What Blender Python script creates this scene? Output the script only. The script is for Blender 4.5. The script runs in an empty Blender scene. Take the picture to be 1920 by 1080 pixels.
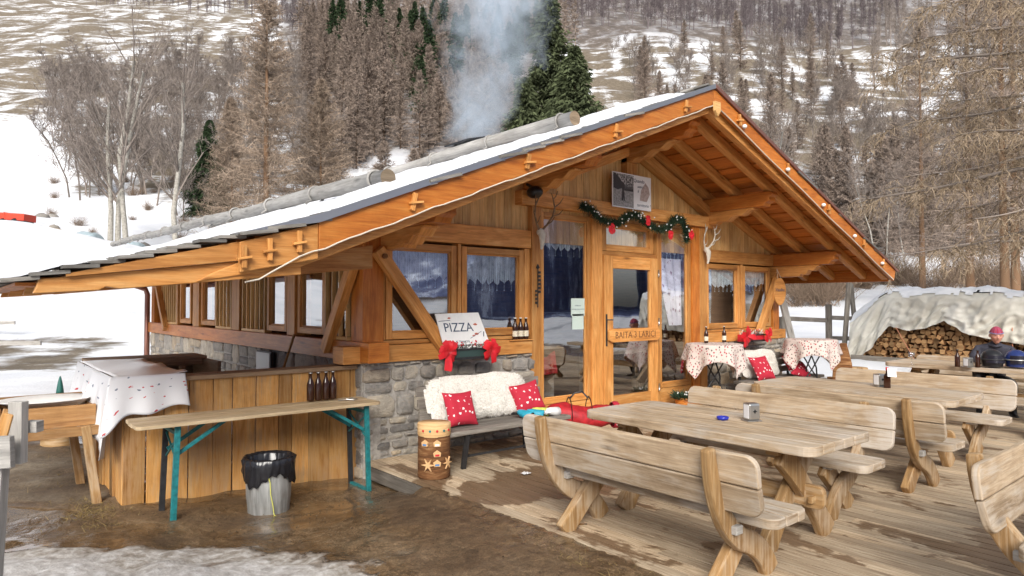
import bpy, bmesh, math, random
import numpy as np
from mathutils import Vector, Matrix, noise as mn
R = math.radians
random.seed(7)
scn = bpy.context.scene
# ------------------------------------------------------------------ camera, light, exposure
camd = bpy.data.cameras.new('camera'); cam = bpy.data.objects.new('camera', camd); scn.collection.objects.link(cam)
cam.location = (-3.33, -6.42, 1.65); cam.rotation_euler = (R(90 + 1.33), 0, R(-40))
camd.sensor_width = 36; camd.lens = 1250 / 1920 * 36; camd.clip_start = .05; camd.clip_end = 3000
scn.camera = cam
w = bpy.data.worlds.new("World"); scn.world = w; w.use_nodes = True
wn = w.node_tree; bg = wn.nodes['Background']; sky = wn.nodes.new('ShaderNodeTexSky')
sky.sky_type = 'NISHITA'; sky.sun_disc = False; sky.sun_elevation = R(32); sky.sun_rotation = R(222)
sky.air_density = 1.0; sky.dust_density = 3.0; sky.ozone_density = 1.0
hsv = wn.nodes.new('ShaderNodeHueSaturation'); hsv.inputs['Saturation'].default_value = .28
wn.links.new(sky.outputs[0], hsv.inputs['Color']); wn.links.new(hsv.outputs[0], bg.inputs[0]); bg.inputs[1].default_value = .15
sd = bpy.data.lights.new('sun', 'SUN'); sun = bpy.data.objects.new('sun', sd); scn.collection.objects.link(sun)
sd.energy = 2.0; sd.angle = R(28); sd.color = (1, .95, .88)
# sun from behind-left of the camera
sa, se = R(222), R(32)
sdir = Vector((math.sin(sa) * math.cos(se), math.cos(sa) * math.cos(se), math.sin(se)))
sun.rotation_euler = sdir.to_track_quat('Z', 'Y').to_euler()
scn.view_settings.view_transform = 'Standard'; scn.view_settings.look = 'None'; scn.view_settings.gamma = 1
scn.view_settings.use_curve_mapping = False; scn.view_settings.exposure = .62
scn.render.engine = 'CYCLES'
scn.cycles.max_bounces = 8; scn.cycles.transparent_max_bounces = 24; scn.cycles.volume_bounces = 2

# ------------------------------------------------------------------ helpers: materials
def newmat(name):
    m = bpy.data.materials.new(name); m.use_nodes = True
    nt = m.node_tree; b = nt.nodes['Principled BSDF']; return m, nt, b
def nd(nt, t, **kw):
    n = nt.nodes.new('ShaderNode' + t)
    for k, v in kw.items():
        if k.startswith('i_'):
            key = k[2:]
            key = int(key) if key.isdigit() else key.replace('_', ' ')
            n.inputs[key].default_value = v
        else: setattr(n, k, v)
    return n
def lk(nt, a, b): nt.links.new(a, b)
def ramp(nt, fac, stops, interp='LINEAR'):
    n = nt.nodes.new('ShaderNodeValToRGB'); cr = n.color_ramp; cr.interpolation = interp
    while len(cr.elements) < len(stops): cr.elements.new(.5)
    for e, (p, c) in zip(cr.elements, stops):
        e.position = p; e.color = (*c, 1) if len(c) == 3 else c
    lk(nt, fac, n.inputs[0]); return n.outputs[0]
def mixc(nt, f, a, b, mode='MIX'):
    n = nt.nodes.new('ShaderNodeMix'); n.data_type = 'RGBA'; n.blend_type = mode
    for s, v in ((n.inputs[0], f), (n.inputs[6], a), (n.inputs[7], b)):
        if hasattr(v, 'is_linked'): lk(nt, v, s)
        elif isinstance(v, (int, float)): s.default_value = v
        else: s.default_value = (*v, 1)
    return n.outputs[2]
def math_(nt, op, a, b=0., c=None, clamp=False):
    n = nt.nodes.new('ShaderNodeMath'); n.operation = op; n.use_clamp = clamp
    for i, v in enumerate((a, b) if c is None else (a, b, c)):
        if hasattr(v, 'is_linked'): lk(nt, v, n.inputs[i])
        else: n.inputs[i].default_value = v
    return n.outputs[0]
def coord(nt, kind='UV', scale=(1, 1, 1)):
    t = nd(nt, 'TexCoord'); m = nd(nt, 'Mapping'); m.inputs['Scale'].default_value = scale
    if kind == 'UVR':      # uv shifted by a random amount per object, so that copies differ in grain
        oi = nd(nt, 'ObjectInfo'); k = math_(nt, 'MULTIPLY', oi.outputs['Random'], 41.); v = nd(nt, 'VectorMath', operation='ADD')
        lk(nt, t.outputs['UV'], v.inputs[0]); lk(nt, k, v.inputs[1]); lk(nt, v.outputs[0], m.inputs[0]); return m.outputs[0]
    lk(nt, t.outputs[kind], m.inputs[0]); return m.outputs[0]
def geo(nt, scale=(1, 1, 1)):
    t = nd(nt, 'NewGeometry'); m = nd(nt, 'Mapping'); m.inputs['Scale'].default_value = scale
    lk(nt, t.outputs['Position'], m.inputs[0]); return m.outputs[0]
def noise_(nt, vec, scale, detail=4, rough=.55, dist=0):
    n = nd(nt, 'TexNoise'); n.inputs['Scale'].default_value = scale; n.inputs['Detail'].default_value = detail
    n.inputs['Roughness'].default_value = rough; n.inputs['Distortion'].default_value = dist
    lk(nt, vec, n.inputs['Vector']); return n.outputs['Fac']
def bump(nt, b, h, strength=.3, dist=.01):
    n = nd(nt, 'Bump'); n.inputs['Strength'].default_value = strength; n.inputs['Distance'].default_value = dist
    lk(nt, h, n.inputs['Height']); lk(nt, n.outputs[0], b.inputs['Normal'])
def attr(nt, name):
    n = nd(nt, 'Attribute'); n.attribute_name = name; return n.outputs['Fac']

def plain(name, col, rough=.6, metal=0, spec=.5, var=.0, nscale=20):
    m, nt, b = newmat(name); b.inputs['Base Color'].default_value = (*col, 1)
    b.inputs['Roughness'].default_value = rough; b.inputs['Metallic'].default_value = metal
    b.inputs['Specular IOR Level'].default_value = spec
    if var:
        n = noise_(nt, coord(nt, 'Object'), nscale, 5)
        d = tuple(c * (1 - var) for c in col); l = tuple(min(1, c * (1 + var)) for c in col)
        lk(nt, ramp(nt, n, [(.3, d), (.7, l)]), b.inputs['Base Color'])
        bump(nt, b, n, .25, .004)
    return m
def wood(name, dark, mid, light, rough=.6, gs=1., weather=None, wamt=.5, knots=True, var=.35, bmp=.35, spec=.35):
    m, nt, b = newmat(name)
    uv = coord(nt, 'UVR', (1.3 * gs, 16 * gs, 1)); g = noise_(nt, uv, 2.2, 7, .62, .6)
    uv2 = coord(nt, 'UVR', (.9 * gs, 5 * gs, 1)); g2 = noise_(nt, uv2, 1.6, 3, .5, .9)
    uv3 = coord(nt, 'UVR', (3 * gs, 70 * gs, 1)); g3 = noise_(nt, uv3, 2.0, 3, .6)
    f = math_(nt, 'ADD', math_(nt, 'MULTIPLY', g, .55), math_(nt, 'MULTIPLY', g2, .45))
    c = ramp(nt, f, [(.33, dark), (.5, mid), (.66, light)])
    fine = ramp(nt, g3, [(.35, (.78,) * 3), (.55, (1,) * 3)])
    c = mixc(nt, .8, c, fine, 'MULTIPLY')
    r = attr(nt, 'rnd')
    v = ramp(nt, r, [(0, (1 - var,) * 3), (.5, (.95, .95, .95)), (1, (1 + var * .4, 1 + var * .35, 1 + var * .3))])
    c = mixc(nt, 1., c, v, 'MULTIPLY')
    if knots:
        vo = nd(nt, 'TexVoronoi'); vo.inputs['Scale'].default_value = 1.0
        lk(nt, coord(nt, 'UVR', (1.9, 8.5, 1)), vo.inputs['Vector'])
        sp = nd(nt, 'SeparateColor'); lk(nt, vo.outputs['Color'], sp.inputs[0])
        k = math_(nt, 'MULTIPLY', ramp(nt, vo.outputs['Distance'], [(.06, (1,) * 3), (.2, (0,) * 3)]), math_(nt, 'GREATER_THAN', sp.outputs[0], .72))
        c = mixc(nt, math_(nt, 'MULTIPLY', k, .75), c, tuple(x * .35 for x in dark))
    if weather:
        wv = noise_(nt, coord(nt, 'Object', (1, 1, 1)), 1.7, 6, .65)
        wv2 = math_(nt, 'ADD', math_(nt, 'MULTIPLY', wv, .6), math_(nt, 'MULTIPLY', g, .4))
        c = mixc(nt, ramp(nt, wv2, [(.56 - .2 * wamt, (0,) * 3), (.68 - .1 * wamt, (1,) * 3)]), c, weather)
    st = noise_(nt, coord(nt, 'Object', (1, 1, 1)), .9, 7, .7, .4)
    c = mixc(nt, .9, c, ramp(nt, st, [(.32, (.70, .66, .62)), (.46, (.95, .94, .92)), (.62, (1.06, 1.05, 1.04))]), 'MULTIPLY')
    lk(nt, c, b.inputs['Base Color'])
    b.inputs['Roughness'].default_value = rough; b.inputs['Specular IOR Level'].default_value = spec
    bump(nt, b, math_(nt, 'ADD', g, math_(nt, 'MULTIPLY', g3, .5)), bmp, .006)
    return m

M = {}
M['larch'] = wood('larch', (.42, .165, .038), (.63, .285, .078), (.74, .41, .15), rough=.48, var=.32)
M['larch_red'] = wood('larch_red', (.38, .105, .016), (.55, .18, .03), (.65, .26, .055), rough=.4, var=.2)
M['cladding'] = wood('cladding', (.54, .28, .09), (.72, .44, .17), (.82, .56, .27), rough=.5, var=.25)
M['ceiling'] = wood('ceiling', (.42, .12, .02), (.56, .18, .03), (.66, .25, .05), rough=.5, var=.3)
M['bench'] = wood('bench', (.25, .175, .105), (.43, .325, .215), (.58, .475, .35), rough=.72, weather=(.47, .42, .36), wamt=.45, var=.25)
M['bench_leg'] = wood('bench_leg', (.22, .12, .045), (.36, .215, .09), (.50, .35, .19), rough=.65, weather=(.46, .37, .27), wamt=.35, var=.3)
M['grey'] = wood('grey', (.11, .095, .08), (.20, .18, .155), (.32, .295, .26), rough=.8, var=.35, bmp=.6)
M['palegrey'] = wood('palegrey', (.26, .25, .235), (.40, .385, .36), (.52, .50, .47), rough=.8, var=.2, bmp=.6)
M['panel'] = wood('panel', (.48, .21, .05), (.72, .38, .12), (.82, .52, .23), rough=.6, weather=(.40, .24, .12), wamt=.40, var=.5)
M['beertop'] = wood('beertop', (.38, .27, .15), (.55, .43, .27), (.66, .55, .38), rough=.6, var=.15)
M['counter'] = wood('counter', (.20, .12, .07), (.33, .22, .13), (.42, .31, .2), rough=.7, var=.2)
M['shingle'] = wood('shingle', (.12, .115, .105), (.25, .24, .22), (.40, .385, .36), rough=.85, var=.5, knots=False, bmp=.8)
M['log'] = wood('log', (.24, .235, .225), (.38, .37, .35), (.50, .49, .47), rough=.75, var=.2)
M['bark'] = wood('bark', (.07, .03, .012), (.20, .085, .03), (.42, .24, .11), rough=.85, gs=1.5, bmp=.9)
M['endgrain'] = wood('endgrain', (.42, .24, .10), (.62, .40, .19), (.74, .54, .3), rough=.7, knots=False)
M['white'] = plain('white', (.78, .78, .76), .55, var=.04)
M['black'] = plain('black', (.012, .012, .014), .35)
M['iron'] = plain('iron', (.03, .03, .032), .5, .3, var=.3)
M['teal'] = plain('teal', (.012, .155, .165), .45, var=.35, nscale=30)
M['red'] = plain('red', (.55, .015, .025), .6, var=.2, nscale=40)
M['redshine'] = plain('redshine', (.58, .012, .02), .45, var=.2, nscale=14)
M['steel'] = plain('steel', (.5, .5, .48), .3, .9)
M['copper'] = plain('copper', (.25, .12, .09), .4, .5)
M['bagred'] = plain('bagred', (.36, .010, .016), .6, var=.35, nscale=18)
M['endpile'] = wood('endpile', (.26, .13, .05), (.44, .25, .11), (.60, .40, .20), rough=.75, knots=False, var=.6)
M['bottle'] = plain('bottle', (.035, .012, .006), .08)
M['galv'] = None

def glass_mat(name, refl=.3, tint=(.92, .95, .98)):
    m, nt, b = newmat(name); nt.nodes.remove(b); out = nt.nodes['Material Output']
    tr = nd(nt, 'BsdfTransparent'); tr.inputs[0].default_value = (*tint, 1)
    gl = nd(nt, 'BsdfGlossy'); gl.inputs['Roughness'].default_value = .015; gl.inputs[0].default_value = (.95, .97, 1, 1)
    fr = nd(nt, 'Fresnel'); fr.inputs[0].default_value = 1.6
    gm = nd(nt, 'NewGeometry'); f = math_(nt, 'MULTIPLY', math_(nt, 'ADD', fr.outputs[0], refl, clamp=True), math_(nt, 'SUBTRACT', 1, gm.outputs['Backfacing']))
    mx = nd(nt, 'MixShader'); lk(nt, f, mx.inputs[0]); lk(nt, tr.outputs[0], mx.inputs[1]); lk(nt, gl.outputs[0], mx.inputs[2])
    bp = nd(nt, 'Bump'); bp.inputs['Strength'].default_value = .05; bp.inputs['Distance'].default_value = .02
    lk(nt, noise_(nt, coord(nt, 'Object'), 1.3, 2), bp.inputs['Height']); lk(nt, bp.outputs[0], gl.inputs['Normal'])
    lk(nt, mx.outputs[0], out.inputs[0]); return m
M['glass'] = glass_mat('glass', .27)
M['glass_side'] = glass_mat('glass_side', .35)
M['wineglass'] = glass_mat('wineglass', .06)

def stone_mat():
    m, nt, b = newmat('stone'); r = attr(nt, 'rnd')
    c = ramp(nt, r, [(0, (.17, .165, .16)), (.2, (.28, .265, .245)), (.4, (.38, .35, .30)), (.55, (.44, .36, .26)), (.7, (.30, .29, .275)), (.85, (.50, .45, .37)), (1, (.22, .21, .20))])
    n = noise_(nt, geo(nt), 9, 8, .65); n2 = noise_(nt, geo(nt, (1, 1, 3)), 22, 5, .6)
    c = mixc(nt, .85, c, ramp(nt, n, [(.3, (.55, .54, .53)), (.5, (.95, .93, .9)), (.72, (1.3, 1.22, 1.1))]), 'MULTIPLY')
    c = mixc(nt, ramp(nt, n2, [(.55, (0,) * 3), (.7, (.45,) * 3)]), c, (.42, .34, .24))
    lk(nt, c, b.inputs['Base Color']); b.inputs['Roughness'].default_value = .85
    bump(nt, b, math_(nt, 'ADD', n, math_(nt, 'MULTIPLY', n2, .6)), .8, .03); return m
M['stone'] = stone_mat()
M['mortar'] = plain('mortar', (.36, .335, .30), .95, var=.3, nscale=25)
def galv():
    m, nt, b = newmat('galvanised'); n = noise_(nt, coord(nt, 'Object', (14, 14, 1.2)), 2.5, 5)
    n2 = noise_(nt, coord(nt, 'Object'), 9, 6)
    c = ramp(nt, n, [(.35, (.30, .31, .30)), (.6, (.50, .51, .50))]); c = mixc(nt, ramp(nt, n2, [(.55, (0,) * 3), (.75, (.6,) * 3)]), c, (.28, .24, .19))
    lk(nt, c, b.inputs['Base Color']); b.inputs['Metallic'].default_value = .55; b.inputs['Roughness'].default_value = .45
    bump(nt, b, n, .3, .01); return m
M['galv'] = galv()
def snow_mat():
    m, nt, b = newmat('snow'); n = noise_(nt, geo(nt), 3, 6); n2 = noise_(nt, geo(nt), 40, 3)
    lk(nt, ramp(nt, n, [(.3, (.62, .64, .68)), (.6, (.78, .79, .81))]), b.inputs['Base Color'])
    b.inputs['Roughness'].default_value = .75; b.inputs['Subsurface Weight'].default_value = 0
    bump(nt, b, math_(nt, 'ADD', n, math_(nt, 'MULTIPLY', n2, .15)), .5, .05); return m
M['snow'] = snow_mat()
def fleece():
    m, nt, b = newmat('fleece'); n = noise_(nt, coord(nt, 'Object'), 60, 5)
    lk(nt, ramp(nt, n, [(.3, (.60, .56, .49)), (.55, (.78, .75, .69))]), b.inputs['Base Color'])
    b.inputs['Roughness'].default_value = .95; b.inputs['Sheen Weight'].default_value = .3
    bump(nt, b, n, .8, .02); return m
M['fleece'] = fleece()
def dotted(name, base, dots, sc=9, thr=.16, dots2=None, rough=.85):
    m, nt, b = newmat(name)
    vo = nd(nt, 'TexVoronoi'); vo.inputs['Scale'].default_value = sc; vo.inputs['Randomness'].default_value = .8
    wv = nd(nt, 'VectorMath', operation='ADD'); n = nd(nt, 'TexNoise'); n.inputs['Scale'].default_value = sc * 2.6
    uv = coord(nt, 'UV'); lk(nt, uv, n.inputs['Vector']); sc_ = nd(nt, 'VectorMath', operation='SCALE'); sc_.inputs[3].default_value = .55 / sc
    lk(nt, n.outputs['Color'], sc_.inputs[0]); lk(nt, uv, wv.inputs[0]); lk(nt, sc_.outputs[0], wv.inputs[1]); lk(nt, wv.outputs[0], vo.inputs['Vector'])
    f = ramp(nt, vo.outputs['Distance'], [(thr, (1,) * 3), (thr + .03, (0,) * 3)])
    if dots2:
        sp = nd(nt, 'SeparateColor'); lk(nt, vo.outputs['Color'], sp.inputs[0])
        dd = mixc(nt, math_(nt, 'GREATER_THAN', sp.outputs[0], .5), dots, dots2)
    else: dd = dots
    lk(nt, mixc(nt, f, base, dd), b.inputs['Base Color']); b.inputs['Roughness'].default_value = rough
    w_ = noise_(nt, uv, 150, 2); bump(nt, b, w_, .15, .002); return m
M['cushion'] = dotted('cushion', (.42, .014, .035), (.78, .70, .68), 15, .19)
M['tablecloth'] = dotted('tablecloth', (.60, .51, .46), (.10, .08, .07), 22, .30, (.34, .07, .08))
M['oilcloth'] = dotted('oilcloth', (.74, .75, .77), (.16, .19, .25), 7.5, .15, (.50, .05, .06), rough=.5)
def lace():
    m, nt, b = newmat('lace'); out = nt.nodes['Material Output']
    ch = nd(nt, 'TexChecker'); ch.inputs['Scale'].default_value = 60
    rot = nd(nt, 'Mapping'); rot.inputs['Rotation'].default_value = (0, 0, R(45)); t = nd(nt, 'TexCoord'); lk(nt, t.outputs['UV'], rot.inputs[0]); lk(nt, rot.outputs[0], ch.inputs['Vector'])
    n = noise_(nt, coord(nt, 'UV', (14, 2, 1)), 2, 3)
    a = math_(nt, 'ADD', math_(nt, 'MULTIPLY', ch.outputs['Fac'], .35), math_(nt, 'MULTIPLY', n, 1.1), clamp=True)
    b.inputs['Base Color'].default_value = (.85, .90, .88, 1); b.inputs['Roughness'].default_value = .9
    lk(nt, a, b.inputs['Alpha']); return m
M['lace'] = lace()
M['drape'] = dotted('drape', (.78, .70, .72), (.34, .18, .22), 9, .2)
def tarp():
    m, nt, b = newmat('tarp'); n = noise_(nt, geo(nt), 1.4, 7, .6); n2 = noise_(nt, geo(nt, (1, 1, .4)), 5, 5)
    c = ramp(nt, n, [(.3, (.50, .47, .40)), (.55, (.63, .61, .54)), (.75, (.72, .70, .65))])
    c = mixc(nt, ramp(nt, n2, [(.6, (0,) * 3), (.78, (.5,) * 3)]), c, (.36, .31, .22))
    lk(nt, c, b.inputs['Base Color']); b.inputs['Roughness'].default_value = .55; bump(nt, b, n2, .10, .03); return m
M['tarp'] = tarp()
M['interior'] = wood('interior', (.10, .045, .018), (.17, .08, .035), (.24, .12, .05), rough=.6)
M['skin'] = plain('skin', (.52, .24, .17), .5, var=.08, nscale=30)
M['cloth_dark'] = plain('cloth_dark', (.035, .035, .05), .8, var=.3, nscale=25)
M['needle'] = plain('needle', (.018, .045, .02), .7, var=.5, nscale=30)

# ------------------------------------------------------------------ helpers: mesh building
class MB:
    def __init__(s): s.v = []; s.f = []; s.uv = []; s.r = []; s.mi = []; s.sm = []
    def face(s, idx, uvs, r, mi=0, sm=False): s.f.append(idx); s.uv.append(uvs); s.r.append(r); s.mi.append(mi); s.sm.append(sm)
    def box(s, c, d, rot=None, mi=0, r=None, jit=0, u=None):
        """c centre, d full sizes, rot Matrix 3x3"""
        r = random.random() if r is None else r
        b = len(s.v); d = Vector(d) / 2; c = Vector(c); o = (random.random() * 30, random.random() * 30)
        ax = max(range(3), key=lambda i: d[i]) if u is None else u
        loc = []
        for k in range(8):
            p = Vector(((-1, 1)[k & 1] * d[0], (-1, 1)[k >> 1 & 1] * d[1], (-1, 1)[k >> 2 & 1] * d[2]))
            if jit: p += Vector([random.uniform(-jit, jit) for _ in range(3)])
            loc.append(p); s.v.append(c + (rot @ p if rot else p))
        for q, nax in (((0, 2, 3, 1), 2), ((4, 5, 7, 6), 2), ((0, 1, 5, 4), 1), ((2, 6, 7, 3), 1), ((0, 4, 6, 2), 0), ((1, 3, 7, 5), 0)):
            oth = [i for i in range(3) if i != nax]
            ua = ax if ax in oth else oth[0]; va = [i for i in oth if i != ua][0]
            s.face([b + i for i in q], [(loc[i][ua] + o[0], loc[i][va] + o[1] + nax * .37) for i in q], r, mi)
        return s
    def beam(s, p0, p1, wd, ht, up=(0, 0, 1), mi=0, r=None, ext=0):
        p0 = Vector(p0); p1 = Vector(p1); d = (p1 - p0); L = d.length; x = d.normalized()
        y = Vector(up).cross(x)
        if y.length < 1e-5: y = Vector((0, 1, 0)).cross(x)
        y.normalize(); z = x.cross(y); m = Matrix((x, y, z)).transposed()
        return s.box((p0 + p1) / 2, (L + 2 * ext, wd, ht), m, mi, r)
    def prism(s, pts, o, ex, ey, ez, th, mi=0, r=None, uaxis=0, sm=False):
        """polygon pts (a,b) in plane ex,ey from o, thickness th along ez (centred)"""
        r = random.random() if r is None else r
        o = Vector(o); ex = Vector(ex); ey = Vector(ey); ez = Vector(ez); n = len(pts); b = len(s.v); off = (random.random() * 30, random.random() * 30)
        for sg in (-.5, .5):
            for a, c in pts: s.v.append(o + ex * a + ey * c + ez * th * sg)
        q = [(p if uaxis == 0 else (p[1], p[0])) for p in pts]; q = [(a + off[0], c + off[1]) for a, c in q]
        s.face([b + i for i in range(n)][::-1], q[::-1], r, mi); s.face([b + n + i for i in range(n)], q, r, mi)
        acc = 0
        for i in range(n):
            j = (i + 1) % n; l = math.dist(pts[i], pts[j])
            s.face([b + i, b + j, b + n + j, b + n + i], [(acc + off[0], off[1]), (acc + l + off[0], off[1]), (acc + l + off[0], off[1] + th), (acc + off[0], off[1] + th)], r, mi, sm); acc += l
        return s
    def tube(s, pts, rad, n=8, cap=True, mi=0, r=None, capmi=None, sq=1.):
        r = random.random() if r is None else r
        pts = [Vector(p) for p in pts]; b = len(s.v); m = len(pts); off = (random.random() * 30, random.random() * 30)
        if not hasattr(rad, '__len__'): rad = [rad] * m
        t0 = (pts[1] - pts[0]).normalized(); a = Vector((0, 0, 1)) if abs(t0.z) < .9 else Vector((1, 0, 0)); nrm = t0.cross(a).normalized(); acc = [0]
        for i in range(m):
            t = (pts[min(i + 1, m - 1)] - pts[max(i - 1, 0)]); t = t.normalized() if t.length > 1e-9 else t0
            nrm = (nrm - t * nrm.dot(t)); nrm = nrm.normalized() if nrm.length > 1e-6 else t.orthogonal().normalized(); bn = t.cross(nrm)
            if i: acc.append(acc[-1] + (pts[i] - pts[i - 1]).length)
            for k in range(n):
                an = 2 * math.pi * k / n; s.v.append(pts[i] + (nrm * math.cos(an) + bn * math.sin(an) * sq) * rad[i])
        for i in range(m - 1):
            for k in range(n):
                k2 = (k + 1) % n; c = 2 * math.pi * rad[i] / n
                s.face([b + i * n + k, b + i * n + k2, b + (i + 1) * n + k2, b + (i + 1) * n + k],
                       [(acc[i] + off[0], k * c + off[1]), (acc[i] + off[0], (k + 1) * c + off[1]), (acc[i + 1] + off[0], (k + 1) * c + off[1]), (acc[i + 1] + off[0], k * c + off[1])], r, mi, n > 5)
        if cap:
            cm = mi if capmi is None else capmi
            for base, rr, rev in ((b, rad[0], True), (b + (m - 1) * n, rad[-1], False)):
                q = [base + k for k in range(n)]; u_ = [(off[0] + rr * math.cos(2 * math.pi * k / n), off[1] + rr * math.sin(2 * math.pi * k / n)) for k in range(n)]
                s.face(q[::-1] if not rev else q, u_[::-1] if not rev else u_, r, cm)
        return s
    def lathe(s, prof, c=(0, 0, 0), n=20, mi=0, r=None, wob=None, rot=None):
        r = random.random() if r is None else r
        c = Vector(c); b = len(s.v)
        for i, (rd, z) in enumerate(prof):
            for k in range(n):
                a = 2 * math.pi * k / n; q = rd * (wob(a, z) if wob else 1); p = Vector((q * math.cos(a), q * math.sin(a), z)); s.v.append(c + (rot @ p if rot else p))
        for i in range(len(prof) - 1):
            for k in range(n):
                k2 = (k + 1) % n
                s.face([b + i * n + k, b + i * n + k2, b + (i + 1) * n + k2, b + (i + 1) * n + k], [(k / n * 6.28 * .2, prof[i][1]), ((k + 1) / n * 6.28 * .2, prof[i][1]), ((k + 1) / n * 6.28 * .2, prof[i + 1][1]), (k / n * 6.28 * .2, prof[i + 1][1])], r, mi, True)
        return s
    def grid(s, fn, nu, nv, mi=0, r=None, sm=True, keep=None, uvs=1.):
        """fn(u,v)->point (u,v in 0..1)"""
        r = random.random() if r is None else r; b = len(s.v)
        for j in range(nv + 1):
            for i in range(nu + 1): s.v.append(Vector(fn(i / nu, j / nv)))
        P = s.v
        for j in range(nv):
            for i in range(nu):
                q = [b + j * (nu + 1) + i, b + j * (nu + 1) + i + 1, b + (j + 1) * (nu + 1) + i + 1, b + (j + 1) * (nu + 1) + i]
                if keep and not keep((i + .5) / nu, (j + .5) / nv): continue
                s.face(q, [((i + a) / nu * uvs, (j + c) / nv * uvs) for a, c in ((0, 0), (1, 0), (1, 1), (0, 1))], r, mi, sm)
        return s
    def ball(s, c, rd, n=8, m=6, sc=(1, 1, 1), mi=0, r=None):
        c = Vector(c)
        def f(u, v):
            a = u * 2 * math.pi; t = v * math.pi
            return c + Vector((math.cos(a) * math.sin(t) * rd * sc[0], math.sin(a) * math.sin(t) * rd * sc[1], -math.cos(t) * rd * sc[2]))
        return s.grid(f, n, m, mi, r)
    def tri(s, a, b_, c, r=.5, mi=0):
        b = len(s.v); s.v += [Vector(a), Vector(b_), Vector(c)]; s.face([b, b + 1, b + 2], [(0, 0), (1, 0), (.5, 1)], r, mi)
    def mesh(s, name, mats):
        me = bpy.data.meshes.new(name); me.from_pydata([tuple(v) for v in s.v], [], s.f)
        mats = mats if isinstance(mats, (list, tuple)) else [mats]
        for m in mats: me.materials.append(M[m] if isinstance(m, str) else m)
        me.polygons.foreach_set('material_index', s.mi); me.polygons.foreach_set('use_smooth', s.sm)
        uvl = me.uv_layers.new(name='UVMap'); uvl.data.foreach_set('uv', [x for f in s.uv for p in f for x in p])
        at = me.attributes.new('rnd', 'FLOAT', 'FACE'); at.data.foreach_set('value', s.r)
        me.update(); return me
    def build(s, name, mats, parent=None, bevel=0, seg=2, **kw):
        o = bpy.data.objects.new(name, s.mesh(name, mats)); scn.collection.objects.link(o)
        if parent: o.parent = parent
        if bevel:
            b = o.modifiers.new('bevel', 'BEVEL'); b.width = bevel; b.segments = seg; b.limit_method = 'ANGLE'; b.angle_limit = R(40)
        if kw: tag(o, **kw)
        return o
def tag(o, label=None, cat=None, group=None, kind=None):
    for k, v in (('label', label), ('category', cat), ('group', group), ('kind', kind)):
        if v: o[k] = v
    return o
def thing(name, label, cat, loc=(0, 0, 0), rz=0, group=None):
    o = bpy.data.objects.new(name, None); scn.collection.objects.link(o); o.location = loc; o.rotation_euler = (0, 0, rz)
    o.empty_display_size = .1
    return tag(o, label, cat, group)
KIDS = {}
def copy_tree(o, parent=None):
    c = o.copy(); scn.collection.objects.link(c); c.parent = parent
    for ch in [x for x in scn.objects if x.parent is o and x is not c]: copy_tree(ch, c)
    return c
def copyt(o, loc, rz=0, label=None, sc=None):
    c = copy_tree(o); c.location = loc; c.rotation_euler = (0, 0, rz)
    if label: c['label'] = label
    if sc: c.scale = (sc,) * 3 if not hasattr(sc, '__len__') else sc
    return c
def text(name, s, size, mat, parent, mtx, ext=.001, align='CENTER', shear=0, space=1):
    cu = bpy.data.curves.new(name, 'FONT'); cu.body = s; cu.size = size; cu.extrude = ext; cu.align_x = align; cu.align_y = 'CENTER'; cu.resolution_u = 2; cu.shear = shear; cu.space_character = space
    t = bpy.data.objects.new(name + '_src', cu); scn.collection.objects.link(t); dg = bpy.context.evaluated_depsgraph_get(); dg.update()
    me = bpy.data.meshes.new_from_object(t.evaluated_get(dg)); bpy.data.objects.remove(t); bpy.data.curves.remove(cu)
    me.transform(mtx); me.materials.clear(); me.materials.append(M[mat] if isinstance(mat, str) else mat)
    o = bpy.data.objects.new(name, me); scn.collection.objects.link(o); o.parent = parent; return o
def frame(o, x, y, z):  # 4x4 from axes
    m = Matrix((Vector(x), Vector(y), Vector(z))).transposed().to_4x4(); m.translation = Vector(o); return m
FRONT = lambda x, y, z: frame((x, y, z), (1, 0, 0), (0, 0, 1), (0, -1, 0))
def lerp(a, b, t): return a + (b - a) * t
def smooth(a, b, x):
    t = min(1, max(0, (x - a) / (b - a))); return t * t * (3 - 2 * t)

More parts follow.
